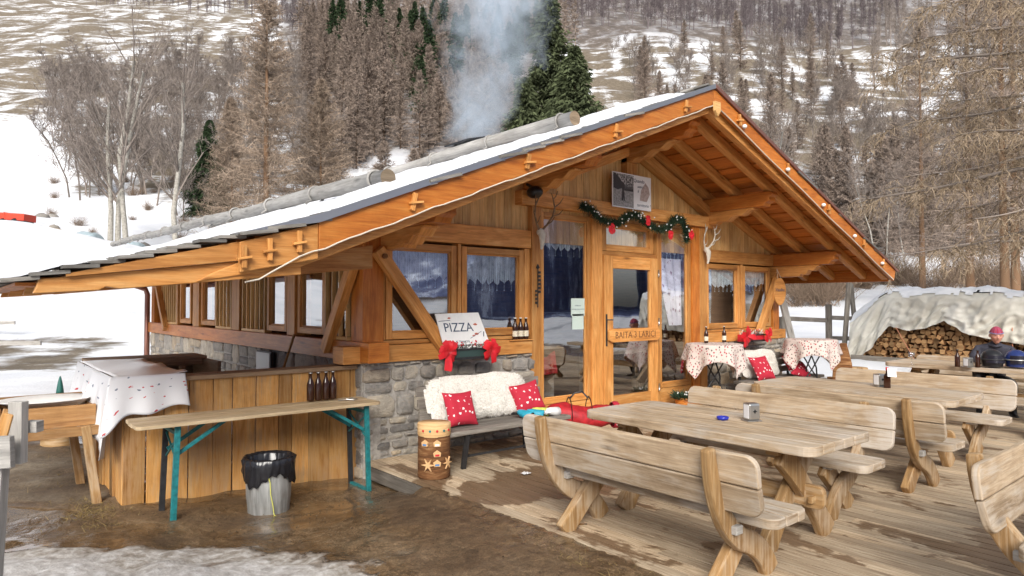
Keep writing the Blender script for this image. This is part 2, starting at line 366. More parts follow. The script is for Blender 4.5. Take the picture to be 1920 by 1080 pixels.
# ------------------------------------------------------------------ terrain
CX, CY = -3.33, -6.42
FX, FY = math.sin(R(40)), math.cos(R(40))
def sl(x, y): return (x - CX) * FX + (y - CY) * FY, (x - CX) * FY - (y - CY) * FX
def xy(s, l): return CX + s * FX + l * FY, CY + s * FY - l * FX
_S = [-900, -420, -150, -60, -25, 17, 30, 52, 60, 78, 150, 420, 700]
_G = [.1, .75, .72, .3, 0, 0, .15, .17, .05, .50, .56, .56, .2]
_Z = {}
ss = np.linspace(-900, 700, 3201); gg = np.interp(ss, _S, _G); gg = np.where(ss < -20, -gg * .5, gg)
zz = np.concatenate([[0], np.cumsum((gg[1:] + gg[:-1]) / 2 * np.diff(ss))]); zz -= np.interp(0, ss, zz)
def FBM(x, y, sc, oc=4, z=0.): return mn.fractal(Vector((x / sc, y / sc, z)), .9, 2.1, oc)
def H(x, y):
    s, l = sl(x, y)
    q = l / max(s, 12) if s > 0 else 0
    a = np.interp(q, [-1.1, -.77, -.61, -.4, 0, .4, .8], [1.9, 1.74, 1.32, .82, .7, .75, .8])
    a = lerp(a, 1, smooth(62, 90, s)) if s > 0 else 1
    z = float(np.interp(s, ss, zz)) * a
    z += -.12 - .05 * min(1.2, max(-1.6, x + 1.2)) * (1 - smooth(8, 14, s))
    if x > 11.5 and s > 0: z += .26 * smooth(12.2, 14, x) * (1 - smooth(30, 45, s))
    if x < .6: z += .155 * smooth(-2.0, -.1, x) * smooth(-.6, -1.7, y) * smooth(.6, .3, x)
    if s > 14 or s < -8:
        k = smooth(14, 60, abs(s)); z += k * 1.1 * FBM(x, y, 22, 4) + k * smooth(60, 110, abs(s)) * 3.5 * FBM(x, y, 75, 3, 5)
        z += (.5 if l > 0 else .25) * max(0, abs(l) - 55 - .86 * max(s, 0))
        if s > 80: z += 1.1 * math.sin(z * .55 + 2 * FBM(x, y, 60, 2, 9))      # terraces
    return z
def masks(x, y):
    s, l = sl(x, y); n = FBM(x, y, 1.2, 4); n2 = FBM(x, y, 6, 3, 3)
    snow = 1.; grass = 0.; forest = 0.
    q = l / max(s, 1)
    if 0 < s < 40 or -30 < s <= 0:
        # trodden mud round the hut and the deck
        d = max(0, s - 8.6 - .6 * n) if x < 0 else max(0, x - 13.2 - .5 * n, y - 4)
        mud = 1 - smooth(0, 1.2, d)
        mud *= 1 - smooth(12, 16, -s)
        if x > 10: mud *= 1 - smooth(11.5, 12.2, x + .5 * n) * smooth(-1.4, -.4, y + .3 * n)
        if x < 2: mud *= 1 - .66 * smooth(5.15, 4.3, s - .4 * n) * smooth(-.2, -1.5, l + .3 * n)
        if x < 0: mud *= 1 - smooth(0, 1.5, -3.9 - x - .5 * n) * smooth(5, 7, s)
        if x < 2: mud *= 1 - .95 * smooth(4.0, 3.8, s - .05 * n) * smooth(-1.7, -2.3, l)
        snow -= mud
        grass = .30 * smooth(5.2, 6, s) * smooth(8.6, 7.5, s) * smooth(-1.8, -2.4, x)
    if 16 < s < 44 and q < -.5:
        k = smooth(14, 17, s + 2 * n2) * (1 - smooth(21, 28, s + 4 * n2)) * smooth(-.54, -.66, q + .05 * n2)
        grass = max(grass, k * .80)
    if s > 62:
        k = smooth(70, 95, s)
        grass = max(grass, k * np.interp(q, [-1, -.76, -.62, -.5, -.1, .1, .3, .7], [.20, .38, .66, .78, .72, .80, .78, .74]) + .40 * k * n2)
        if q < -.4: grass = max(grass, (.80 + .25 * n2) * smooth(92, 150, s))
        forest = max(smooth(200, 240, s + 8 * n2) * (1 if q > -.35 else 0) * .8, .85 * smooth(96, 112, s + 6 * n2) * smooth(-.34, -.30, q) * smooth(.10, .04, q))
    elif s > 40 and q > .3: grass = .45
    if s < -60 or abs(l) - 60 - .86 * max(s, 0) > 0: forest = 2.; grass = 0
    return snow, grass, forest
def terrain():
    nu = nv = 430
    tl = np.linspace(-5.45, 5.45, nu); tv = np.linspace(-6.0, 5.8, nv)
    L = -1 + 3.2 * np.sinh(tl); S = 6.5 + 3.2 * np.sinh(tv)
    vs = []; A = [[], [], []]
    for s in S:
        for l in L:
            x, y = xy(s, l); z = H(x, y); m = masks(x, y)
            if s < 30 and s > -10:
                f = 1 - smooth(14, 30, s)
                z += f * .030 * FBM(x, y, .30, 5, 2) + f * .03 * FBM(x, y, 1.6, 2, 7)
                if s < 9: z += m[0] * (.045 + .05 * FBM(x, y, .16, 3, 4))
                z += .12 * smooth(.5, 1, m[0]) * (1 if s < 5.5 else 0) * (.6 + .6 * FBM(x, y, .5, 3))
                if s > 10: z += m[0] * .12
            vs.append((x, y, z))
            for a, b in zip(A, m): a.append(b)
    fs = [(j * nu + i, j * nu + i + 1, (j + 1) * nu + i + 1, (j + 1) * nu + i) for j in range(nv - 1) for i in range(nu - 1)]
    me = bpy.data.meshes.new('ground'); me.from_pydata(vs, [], fs)
    for nme, a in zip(('snow', 'grass', 'forest'), A):
        at = me.attributes.new(nme, 'FLOAT', 'POINT'); at.data.foreach_set('value', np.array(a, dtype=np.float32))
    me.polygons.foreach_set('use_smooth', [True] * len(fs))
    m, nt, b = newmat('ground')
    P = geo(nt)
    sN, gN, fN = attr(nt, 'snow'), attr(nt, 'grass'), attr(nt, 'forest')
    pos = nd(nt, 'SeparateXYZ'); lk(nt, P, pos.inputs[0])
    # rotated coordinates so that stripes follow the contours
    rt = nd(nt, 'Mapping'); rt.inputs['Rotation'].default_value = (0, 0, R(40)); lk(nt, P, rt.inputs[0])
    st = nd(nt, 'Mapping'); st.inputs['Scale'].default_value = (.045, .20, .16); lk(nt, rt.outputs[0], st.inputs[0])
    fine = noise_(nt, P, 1.6, 7, .65); mid = noise_(nt, P, .35, 6, .6); micro = noise_(nt, P, 14, 6, .65)
    ln = nd(nt, 'VectorMath', operation='LENGTH'); lk(nt, P, ln.inputs[0])
    stripes = mixc(nt, math_(nt, 'LESS_THAN', ln.outputs[1], 50.), noise_(nt, st.outputs[0], 1.3, 9, .72, .8), noise_(nt, P, .42, 7, .62, .3))
    # snow colour (slightly dirty where thin)
    snowc = ramp(nt, mid, [(.3, (.64, .66, .70)), (.6, (.78, .79, .81))])
    mudn = noise_(nt, P, 1.1, 8, .62, .3)
    mudc = ramp(nt, mudn, [(.3, (.062, .038, .020)), (.48, (.118, .076, .041)), (.62, (.165, .115, .068)), (.75, (.22, .165, .11))])
    mudc = mixc(nt, .8, mudc, ramp(nt, noise_(nt, P, 75, 4, .7), [(.36, (.5,) * 3), (.5, (1,) * 3), (.66, (1.7,) * 3)]), 'MULTIPLY')
    mudc = mixc(nt, .75, mudc, ramp(nt, micro, [(.3, (.45,) * 3), (.5, (.95,) * 3), (.7, (1.45,) * 3)]), 'MULTIPLY')
    grassc = ramp(nt, fine, [(.3, (.095, .072, .048)), (.55, (.175, .14, .098)), (.75, (.27, .225, .165))])
    grassc = mixc(nt, .8, grassc, ramp(nt, micro, [(.3, (.6,) * 3), (.65, (1.15,) * 3)]), 'MULTIPLY')
    # far: grass stripes between snow
    gm = math_(nt, 'SUBTRACT', math_(nt, 'ADD', math_(nt, 'MULTIPLY', stripes, .85), math_(nt, 'MULTIPLY', math_(nt, 'ADD', fine, mid), .25)), math_(nt, 'SUBTRACT', 1.10, math_(nt, 'MULTIPLY', gN, .62)))
    gmask = ramp(nt, math_(nt, 'MULTIPLY', math_(nt, 'ADD', gm, .045), 8), [(0, (0,) * 3), (1, (1,) * 3)])
    base = mixc(nt, gmask, snowc, grassc)
    # near mud
    sm = math_(nt, 'ADD', sN, math_(nt, 'MULTIPLY', math_(nt, 'SUBTRACT', math_(nt, 'ADD', math_(nt, 'MULTIPLY', fine, .5), math_(nt, 'MULTIPLY', mudn, .5)), .5), 1.9))
    mudmask = ramp(nt, sm, [(.42, (1,) * 3), (.54, (0,) * 3)])
    # slush: greyish wet snow where the mask is in between
    slush = ramp(nt, sN, [(.55, (1,) * 3), (.98, (0,) * 3)])
    sl_c = ramp(nt, micro, [(.3, (.17, .14, .105)), (.48, (.34, .31, .27)), (.7, (.60, .585, .56))])
    mg = mixc(nt, ramp(nt, math_(nt, 'ADD', gN, math_(nt, 'MULTIPLY', fine, .5)), [(.45, (0,) * 3), (.62, (1,) * 3)]), mudc, grassc)
    base = mixc(nt, slush, base, sl_c)
    base = mixc(nt, mudmask, base, mg)
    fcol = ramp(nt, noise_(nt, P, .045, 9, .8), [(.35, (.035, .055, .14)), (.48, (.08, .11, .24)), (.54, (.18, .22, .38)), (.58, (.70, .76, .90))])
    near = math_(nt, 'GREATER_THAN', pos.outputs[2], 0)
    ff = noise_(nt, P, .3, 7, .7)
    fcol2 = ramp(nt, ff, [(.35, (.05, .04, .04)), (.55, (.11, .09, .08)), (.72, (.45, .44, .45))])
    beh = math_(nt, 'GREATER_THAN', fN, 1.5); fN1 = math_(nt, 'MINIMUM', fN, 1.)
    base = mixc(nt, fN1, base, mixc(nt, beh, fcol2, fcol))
    lk(nt, base, b.inputs['Base Color'])
    wet = ramp(nt, math_(nt, 'ADD', math_(nt, 'MULTIPLY', noise_(nt, P, .75, 4, .55), .7), math_(nt, 'MULTIPLY', mudn, .3)), [(.42, (.6,) * 3), (.51, (.07,) * 3)])
    rough = mixc(nt, math_(nt, 'MULTIPLY', mudmask, math_(nt, 'SUBTRACT', 1, ramp(nt, gN, [(.1, (0,) * 3), (.2, (1,) * 3)]))), (.8,) * 3, wet)
    lk(nt, rough, b.inputs['Roughness'])
    bs = math_(nt, 'MULTIPLY', math_(nt, 'ADD', math_(nt, 'MULTIPLY', fine, .8), math_(nt, 'MULTIPLY', micro, .25)), ramp(nt, rough, [(.08, (.14,) * 3), (.4, (1,) * 3)]))
    bump(nt, b, bs, .8, .07)
    me.materials.append(m)
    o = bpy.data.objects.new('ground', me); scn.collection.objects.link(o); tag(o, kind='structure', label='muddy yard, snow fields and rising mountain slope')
terrain()

# ------------------------------------------------------------------ trees
def colr(name, c, var=.3, rough=.9):
    m, nt, b = newmat(name); r = attr(nt, 'rnd')
    lk(nt, ramp(nt, r, [(0, tuple(x * (1 - var) for x in c)), (1, tuple(x * (1 + var) for x in c))]), b.inputs['Base Color']); b.inputs['Roughness'].default_value = rough
    b.inputs['Specular IOR Level'].default_value = .15
    return m
M['larchtwig'] = colr('larch_twig', (.27, .215, .175), .5)
M['larchtwig2'] = colr('larch_twig_near', (.31, .24, .18), .45)
M['larchtwig3'] = colr('larch_twig_bough', (.31, .24, .165), .5)
M['larchtrunk'] = colr('larch_trunk', (.12, .08, .055), .3)
M['trunkbrown'] = colr('trunk_brown', (.20, .12, .07), .3)
M['greytwig'] = colr('grey_twig', (.225, .19, .165), .4)
M['purpletwig'] = colr('purple_twig', (.13, .108, .11), .4)
M['spruceleaf'] = colr('spruce_needles', (.030, .048, .022), .6)
M['spruceleaf2'] = colr('spruce_needles_near', (.065, .078, .038), .7)
M['aspenbark'] = plain('aspen_bark', (.33, .31, .27), .85, var=.35, nscale=6)
M['shrub'] = colr('shrub_twig', (.22, .16, .115), .35)

def ribbon(mb, a, b_, w0, w1, r, mi=0):
    a = Vector(a); b_ = Vector(b_); d = (b_ - a)
    n = d.cross(Vector((random.gauss(0, 1), random.gauss(0, 1), random.gauss(0, 1))))
    n = n.normalized() if n.length > 1e-6 else Vector((1, 0, 0)); i = len(mb.v)
    if w1 < 1e-4: mb.v += [a - n * w0 / 2, a + n * w0 / 2, b_]; mb.face([i, i + 1, i + 2], [(0, 0), (0, .1), (1, 0)], r, mi)
    else: mb.v += [a - n * w0 / 2, a + n * w0 / 2, b_ + n * w1 / 2, b_ - n * w1 / 2]; mb.face([i, i + 1, i + 2, i + 3], [(0, 0), (0, .1), (1, .1), (1, 0)], r, mi)
def larch_crown(h, wid, nb, nt_, tw, seed, base=.12, droop=.12, tl=.55, mi=0):
    random.seed(seed); mb = MB()
    for i in range(nb):
        f = random.random() ** .85; z = h * (base + (1 - base) * f)
        L = wid * ((1 - f) ** .75) * random.uniform(.6, 1.12) + .12; a = random.random() * 6.283; el = random.uniform(-.28, .16) + f * .5
        d = Vector((math.cos(a), math.sin(a), math.tan(el))); p0 = Vector((0, 0, z)); 
        mid = p0 + d * L * .5 + Vector((0, 0, -droop * L * .3)); end = p0 + d * L + Vector((0, 0, -droop * L * .4 + .08 * L))
        r = random.random(); ribbon(mb, p0, mid, tw * 2.2, tw * 1.5, r, mi); ribbon(mb, mid, end, tw * 1.5, tw * .5, r, mi)
        for k in range(nt_):
            t = random.uniform(.12, 1) ** .8; q = p0.lerp(mid, t * 2) if t < .5 else mid.lerp(end, t * 2 - 1)
            v = Vector((random.gauss(0, .6), random.gauss(0, .6), random.gauss(-.15, .6))) + d * .35; v.normalize()
            ribbon(mb, q, q + v * tl * random.uniform(.4, 1.1) * (1 - .5 * f), tw, 0, min(1, max(0, r + random.gauss(0, .25))), mi)
    return mb
def spruce_crown(h, wid, nb, seed, tw=.16, base=.04):
    random.seed(seed); mb = MB()
    for i in range(nb):
        f = random.random() ** .8; z = h * (base + (1 - base) * f); L = wid * (1 - f) ** .85 * random.uniform(.7, 1.15) + .1; a = random.random() * 6.283; L *= 1 + .22 * math.sin(3 * a + z * 1.1 + seed) + .14 * math.sin(z * 2.3 + seed)
        d = Vector((math.cos(a), math.sin(a), -.22 + f * .3)); p0 = Vector((0, 0, z)); end = p0 + d * L; r = random.random() * .6
        ribbon(mb, p0, end, tw * .3, tw * .1, .2)
        for k in range(11):
            t = random.uniform(.2, 1.02); q = p0.lerp(end, t); v = Vector((random.gauss(0, .5), random.gauss(0, .5), -.55)) + d * .7; v.normalize()
            ribbon(mb, q, q + v * random.uniform(.25, .6) * (1.1 - .5 * f), tw, tw * .25, min(1, r + t * .45 + random.gauss(0, .12)))
    return mb
def trunk(mb, h, r0, n=6, lean=.15, mi=0, top=.03, seg=6):
    pts = []; x = y = 0
    for i in range(seg + 1):
        pts.append((x, y, h * i / seg)); x += random.gauss(0, lean) * .3; y += random.gauss(0, lean) * .3
    mb.tube(pts, [lerp(r0, top, (i / seg) ** .9) for i in range(seg + 1)], n, mi=mi); return pts
def decid(h, r0, seed, depth=4, mb=None, spread=.42, clear=.3, w=.9, fine=.012, mats=(0, 1)):
    random.seed(seed); mt = MB(); mc = MB()
    def br(p, d, L, rr, lev):
        n = 4 if lev < 2 else 3; pts = [p]; dd = d.copy()
        for i in range(n):
            dd = (dd + Vector((random.gauss(0, .10), random.gauss(0, .10), random.gauss(.05, .06)))).normalized(); pts.append(pts[-1] + dd * L / n)
        if lev < 2: (mt if lev == 0 else mc).tube(pts, [lerp(rr, rr * .55, i / n) for i in range(n + 1)], 7 if lev == 0 else 4, mi=0)
        else:
            q = random.random()
            for a, b_ in zip(pts, pts[1:]): ribbon(mc, a, b_, max(fine, rr * 1.6), max(fine * .6, rr), q)
        if lev >= depth: return
        nb = {0: 16, 1: 7, 2: 5, 3: 4}[lev]
        for k in range(nb):
            t = random.uniform(clear if lev == 0 else .2, 1) if k < nb - 1 else 1.; i = min(n - 1, int(t * n)); q = pts[i].lerp(pts[i + 1], t * n - i)
            a = random.random() * 6.283; up = dd if lev else Vector((0, 0, 1)); side = up.orthogonal().normalized(); side = Matrix.Rotation(a, 3, up) @ side
            sp = random.uniform(.5, 1.2) * spread * (1.7 if lev == 0 else 1.5)
            nd_ = (up + side * sp * 1.3 + Vector((0, 0, .2))).normalized()
            br(q, nd_, L * random.uniform(.30, .5) * (1 - .45 * t if lev == 0 else 1), rr * (.42 if lev == 0 else .5) * (1.1 - .5 * t), lev + 1)
    br(Vector((0, 0, 0)), Vector((random.gauss(0, .03), random.gauss(0, .03), 1)).normalized(), h, r0, 0)
    return mt, mc
def tocrown(mb, name, mats): return mb.mesh(name, mats)
def inst(name, me, x, y, sc, rz, sink=.3, **kw):
    o = bpy.data.objects.new(name, me); scn.collection.objects.link(o); o.location = (x, y, H(x, y) - sink); o.scale = (sc * random.uniform(.85, 1.15), sc * random.uniform(.85, 1.15), sc); o.rotation_euler = (0, 0, rz)
    return tag(o, **kw)
def px2xy(px, s): return xy(s, (px - 960) / 1250 * s)
def inpoly(x, y, poly):
    c = False; n = len(poly)
    for i in range(n):
        x1, y1 = poly[i]; x2, y2 = poly[i - 1]
        if (y1 > y) != (y2 > y) and x < (x2 - x1) * (y - y1) / (y2 - y1) + x1: c = not c
    return c
def basepx(s, px):
    x, y = px2xy(px, s); return 569 - (H(x, y) - 1.65) / s * 1250

def forest():
    rng = random.Random(3)
    far = []
    for i in range(4):
        random.seed(50 + i); mb = larch_crown(13, 2.7, 280, 22, .065, 60 + i, base=.05, tl=.85); trunk(mb, 12.6, .16, 5, mi=1); far.append(mb.mesh('larch_far', ['larchtwig', 'larchtrunk']))
    fs = []
    for i in range(3):
        random.seed(70 + i); mb = spruce_crown(14, 2.8, 380, 80 + i, .24); trunk(mb, 13.5, .18, 5, mi=1); fs.append(mb.mesh('spruce_far', ['spruceleaf', 'larchtrunk']))
    gr = []
    for i in range(3):
        mt, mc = decid(11, .11, 90 + i, 4, fine=.055, spread=.42, clear=.15); b = len(mt.v)
        mc2 = MB(); mc2.v = mt.v + mc.v; mc2.f = mt.f + [[q + b for q in f] for f in mc.f]; mc2.uv = mt.uv + mc.uv; mc2.r = mt.r + mc.r; mc2.mi = [0] * len(mt.f) + [0] * len(mc.f); mc2.sm = mt.sm + mc.sm
        gr.append(mc2)
    grm = [g.mesh('bare_tree_far', ['greytwig']) for g in gr]; prm = [g.mesh('bare_tree_high', ['purpletwig']) for g in gr]
    # region polygons of tree feet in photo pixels, number, mesh set, height scale
    regs = [
        ('larch_tree', far, 180, [(560, 90), (700, -60), (1000, -60), (960, 120), (900, 250), (640, 290), (560, 200)], (.7, 1.35), 'leafless brown larch in the dense wood behind the hut', 'larch wood on the slope', 'tree'),
        ('larch_tree', far, 36, [(640, 290), (900, 250), (1000, 250), (860, 300), (640, 340), (560, 330)], (.75, 1.1), 'leafless brown larch at the lower edge of the wood', 'larches at the foot of the slope', 'tree'),
        ('spruce_tree', fs, 64, [(600, 120), (700, -60), (1080, -80), (960, 160), (900, 215), (800, 230), (700, 160)], (.85, 1.45), 'dark green spruce among the brown larches', 'spruces in the larch wood', 'tree'),
        ('larch_tree', far, 30, [(1120, 100), (1560, 80), (1640, 250), (1500, 330), (1280, 300)], (.5, 1.1), 'thin leafless larch on the patchy snow slope right of the roof', 'larches on the right slope', 'tree'),
        ('bare_tree', prm, 30, [(220, -60), (600, -60), (560, 60), (440, 32), (240, 12)], (.6, .9), 'grey leafless tree in the wood along the upper left slope', 'bare trees of the upper left wood', 'tree'),
        ('bare_tree', grm, 150, [(70, 240), (110, 170), (330, 130), (560, 150), (600, 420), (400, 430), (280, 410), (120, 380)], (.6, 1.05), 'grey leafless tree in the thicket left above the hut', 'bare thicket above the hut', 'tree'),
        ('bare_tree', grm, 40, [(1560, 140), (1640, 250), (1920, 260), (1920, 420), (1700, 400), (1560, 300)], (.5, .9), 'thin grey leafless tree behind the firewood pile', 'bare trees behind the firewood pile', 'tree'),
        ('bare_tree', grm, 70, [(1120, 110), (1560, 90), (1640, 330), (1400, 340), (1200, 200)], (.4, .9), 'slender leafless tree scattered on the patchy right slope', 'slender trees on the right slope', 'tree'),
        ('larch_tree', far, 30, [(1500, 440), (1930, 400), (1930, 470), (1560, 500)], (.75, 1.1), 'leafless larch at the foot of the slope behind the woodpile', 'larches behind the firewood pile', 'tree')]
    for name, set_, n, poly, (a, b_), lab, grp, cat in regs:
        x0, x1 = min(p[0] for p in poly), max(p[0] for p in poly); got = 0; tries = 0
        while got < n and tries < 6000:
            tries += 1; px = rng.uniform(x0, x1); s = 56 * (rng.random() * 6.5 + 1) ** .75
            py = basepx(s, px)
            if not inpoly(px, py, poly): continue
            x, y = px2xy(px, s); random.seed(rng.random()); inst(name, rng.choice(set_), x, y, rng.uniform(a, b_), rng.random() * 6.28, label=lab, cat=cat, group=grp); got += 1
forest()

def named_tree(name, label, px, s, h, trunkmb, crownmb, tm, cm, cat='tree', sink=.2, rz=0, group=None):
    x, y = px2xy(px, s); t = thing(name, label, cat, (x, y, H(x, y) - sink), rz, group)
    trunkmb.build('trunk', tm, t); crownmb.build('crown', cm, t); return t
# two aspens, a big larch and spruces of their own
def near_trees():
    for k, (px, s, h, lab) in enumerate([(205, 63, 14, 'pale grey trunked bare tree, left stem of the clump of three'), (219, 63.5, 17, 'pale grey trunked bare tree, middle stem of the clump of three'),
                                    (236, 62.5, 18.5, 'tall pale grey trunked bare tree, right stem of the clump of three'), (330, 60, 16.5, 'tall pale grey trunked bare tree standing alone right of the clump')]):
        mt, mc = decid(h, .26, 200 + k * 7, 4, fine=.024, spread=.5, clear=.25)
        named_tree('aspen_tree', lab, px, s, h, mt, mc, 'aspenbark', 'greytwig')
    for k, (px, s, h, lab, wid) in enumerate([(497, 52, 24, 'large bare brown larch with a thick trunk behind the snowy roof', 4.6), (600, 57, 17, 'bushy bare brown larch right of the largest larch', 4.6),
                                         (430, 72, 17, 'bare brown larch left behind the largest larch', 4.0)]):
        mt = MB(); random.seed(k); trunk(mt, h * .97, .36 if k == 0 else .22, 8)
        named_tree('larch_tree', lab, px, s, h, mt, larch_crown(h, wid, 620, 46, .034, 300 + k, base=.08, tl=.95), 'trunkbrown', 'larchtwig2')
    for k, (px, s, h, lab, wid) in enumerate([(1030, 46, 22, 'tallest dark green spruce behind the chimney smoke', 4.3), (1078, 42, 16.5, 'shorter bushy green spruce right of the tallest spruce', 4.4), (985, 44, 15, 'green spruce half hidden by the smoke', 3.6),
                                              (390, 82, 12, 'dark spruce standing in the bare thicket', 3.0)]):
        mt = MB(); random.seed(k + 9); trunk(mt, h * .97, .24, 8)
        named_tree('spruce_tree', lab, px, s, h, mt, spruce_crown(h, wid, 2300, 400 + k, .15), 'larchtrunk', 'spruceleaf2' if k < 3 else 'spruceleaf')
    for k, (px, s, h, lab) in enumerate([(718, 66, 13, 'young larch left of the chimney with visible straight trunk'), (775, 72, 12, 'young larch close to the chimney'), (1210, 120, 15, 'lone thin larch on the open slope above the roof ridge'),
                                         (1395, 68, 18, 'broad bare larch just right of the roof peak'), (1480, 72, 15, 'slim bare larch right of the broad one'), (1545, 95, 9, 'small bare tree alone on the snow field')]):
        mt = MB(); random.seed(k + 20); trunk(mt, h * .97, .17, 6)
        named_tree('larch_tree', lab, px, s, h, mt, larch_crown(h, 2.6 if k != 3 else 3.6, 330, 32, .04, 500 + k, base=.24, tl=.75), 'larchtrunk', 'larchtwig')
    for k, (px, s, h, lab) in enumerate([(1458 + 5, 40, 10.5, 'slender white birch right of the roof slope'), (1640, 62, 9, 'left birch of the little group on the snow'), (1660, 62, 8, 'forked birch of the little group on the snow'), (1700, 64, 9, 'right birch of the little group on the snow')]):
        mt, mc = decid(h, .07, 600 + k, 4, fine=.016, spread=.3, clear=.3)
        named_tree('birch_tree', lab, px, s, h, mt, mc, 'aspenbark', 'greytwig')
    for k, (px, s, h, lab) in enumerate([(1598 + 222, 34, 19, 'straight brown trunk of a tall larch, left of three behind the woodpile'), (1885, 30, 19, 'straight brown trunk of a tall larch, middle of three behind the woodpile'), (1905, 32, 19, 'straight brown trunk of a tall larch, right of three behind the woodpile'),
                                         (1730, 44, 18, 'tall larch with dark trunk behind the woodpile')]):
        mt = MB(); random.seed(k + 40); trunk(mt, h * .97, .22, 8, .05)
        named_tree('larch_tree', lab, px, s, h, mt, larch_crown(h, 3.4, 330, 42, .022, 700 + k, base=.16, tl=.7), 'trunkbrown', 'larchtwig')
    # row of low shrubs at the field edge, right
    random.seed(77)
    mbs = []
    for k in range(3):
        mb = MB()
        for i in range(170):
            a = random.random() * 6.28; el = random.uniform(.5, 1.4); L = random.uniform(.8, 2.2); p = Vector((random.gauss(0, .3), random.gauss(0, .3), 0)); d = Vector((math.cos(a) * math.cos(el), math.sin(a) * math.cos(el), math.sin(el)))
            e = p + d * L; ribbon(mb, p, e, .02, .01, random.random())
            for q in range(7): t = random.uniform(.3, 1); b_ = p.lerp(e, t); v = (d + Vector((random.gauss(0, .7), random.gauss(0, .7), random.gauss(0, .5)))).normalized(); ribbon(mb, b_, b_ + v * random.uniform(.2, .6), .012, 0, random.random())
        mbs.append(mb.mesh('shrub', ['shrub']))
    for i in range(34):
        px = 1470 + i * 16 + random.uniform(-8, 8) if i < 30 else random.uniform(1480, 1640); s = random.uniform(38, 50); x, y = px2xy(px, s)
        inst('shrub', random.choice(mbs), x, y, random.uniform(.8, 1.5), random.random() * 6, sink=.1, label='bare brown shrub in the hedge behind the wooden fence', cat='shrub', group='hedge of bare shrubs')
    for i in range(60):
        px = random.choice([random.uniform(60, 560), random.uniform(520, 900), random.uniform(1120, 1500)]); s = random.uniform(66, 100); x, y = px2xy(px, s)
        inst('shrub', random.choice(mbs), x, y, random.uniform(.4, .9), random.random() * 6, sink=.1, label='low bare shrub scattered at the foot of the slope', cat='shrub', group='shrubs at the foot of the slope')
near_trees()
def far_wood():
    rng = np.random.default_rng(5)
    def merged(label, proto, poly, n, smin, smax, sc, mat):
        V = np.array([tuple(v) for v in proto.v]); F = proto.f; rr = np.array(proto.r); vs = []; fs = []; rs = []; off = 0; got = 0; tr = 0
        x0, x1 = min(p[0] for p in poly), max(p[0] for p in poly)
        while got < n and tr < 20000:
            tr += 1; px = rng.uniform(x0, x1); s = rng.uniform(smin, smax)
            if not inpoly(px, basepx(s, px), poly): continue
            x, y = px2xy(px, s); a = rng.random() * 6.28; k = rng.uniform(*sc); c, d = math.cos(a), math.sin(a)
            W_ = np.column_stack([(V[:, 0] * c - V[:, 1] * d) * k + x, (V[:, 0] * d + V[:, 1] * c) * k + y, V[:, 2] * k + H(x, y) - .4]); vs.append(W_)
            fs += [[q + off for q in f] for f in F]; rs.append(np.clip(rr * .6 + rng.random() * .4, 0, 1)); off += len(V); got += 1
        me = bpy.data.meshes.new('far_wood'); me.from_pydata(np.vstack(vs).tolist(), [], fs); me.materials.append(M[mat]); at = me.attributes.new('rnd', 'FLOAT', 'FACE'); at.data.foreach_set('value', np.concatenate(rs).astype(np.float32))
        o = bpy.data.objects.new('far_wood', me); scn.collection.objects.link(o); tag(o, kind='stuff', label=label)
    random.seed(1); p1 = larch_crown(13, 2.4, 70, 9, .13, 1, base=.06, tl=1.0); p1.tube([(0, 0, 0), (0, 0, 12)], [.15, .03], 4)
    random.seed(2); p2 = MB()
    for i in range(46):
        z = random.uniform(2, 11); a = random.random() * 6.28; L = random.uniform(.6, 2.0) * (1 - z / 16); e = Vector((math.cos(a) * L, math.sin(a) * L, z + L * .9)); ribbon(p2, (0, 0, z), e, .07, .03, random.random())
        for k in range(9): q = Vector((0, 0, z)).lerp(e, random.uniform(.3, 1)); ribbon(p2, q, q + Vector((random.gauss(0, .4), random.gauss(0, .4), random.uniform(.2, .9))), .06, .01, random.random())
    p2.tube([(0, 0, 0), (.1, 0, 6), (0, .1, 12)], [.17, .1, .03], 4)
    merged('dense brown larch wood high on the slope behind the hut', p1, [(540, 60), (700, -260), (1120, -260), (1080, 90), (900, 140), (640, 130)], 330, 150, 420, (.9, 1.4), 'larchtwig')
    merged('grey leafless wood along the top of the right slope', p2, [(1060, 40), (1060, -260), (1700, -260), (1700, 60), (1560, 105), (1300, 60)], 520, 150, 420, (.8, 1.3), 'purpletwig')
    merged('grey leafless wood behind the near larch at the top right', p2, [(1640, 200), (1640, -260), (2000, -260), (2000, 200)], 240, 130, 420, (.8, 1.2), 'greytwig')
    merged('dark leafless wood along the top of the left slope', p2, [(150, 0), (250, -260), (640, -260), (600, 70), (430, 34), (260, 14)], 200, 190, 420, (.7, 1.0), 'purpletwig')
far_wood()

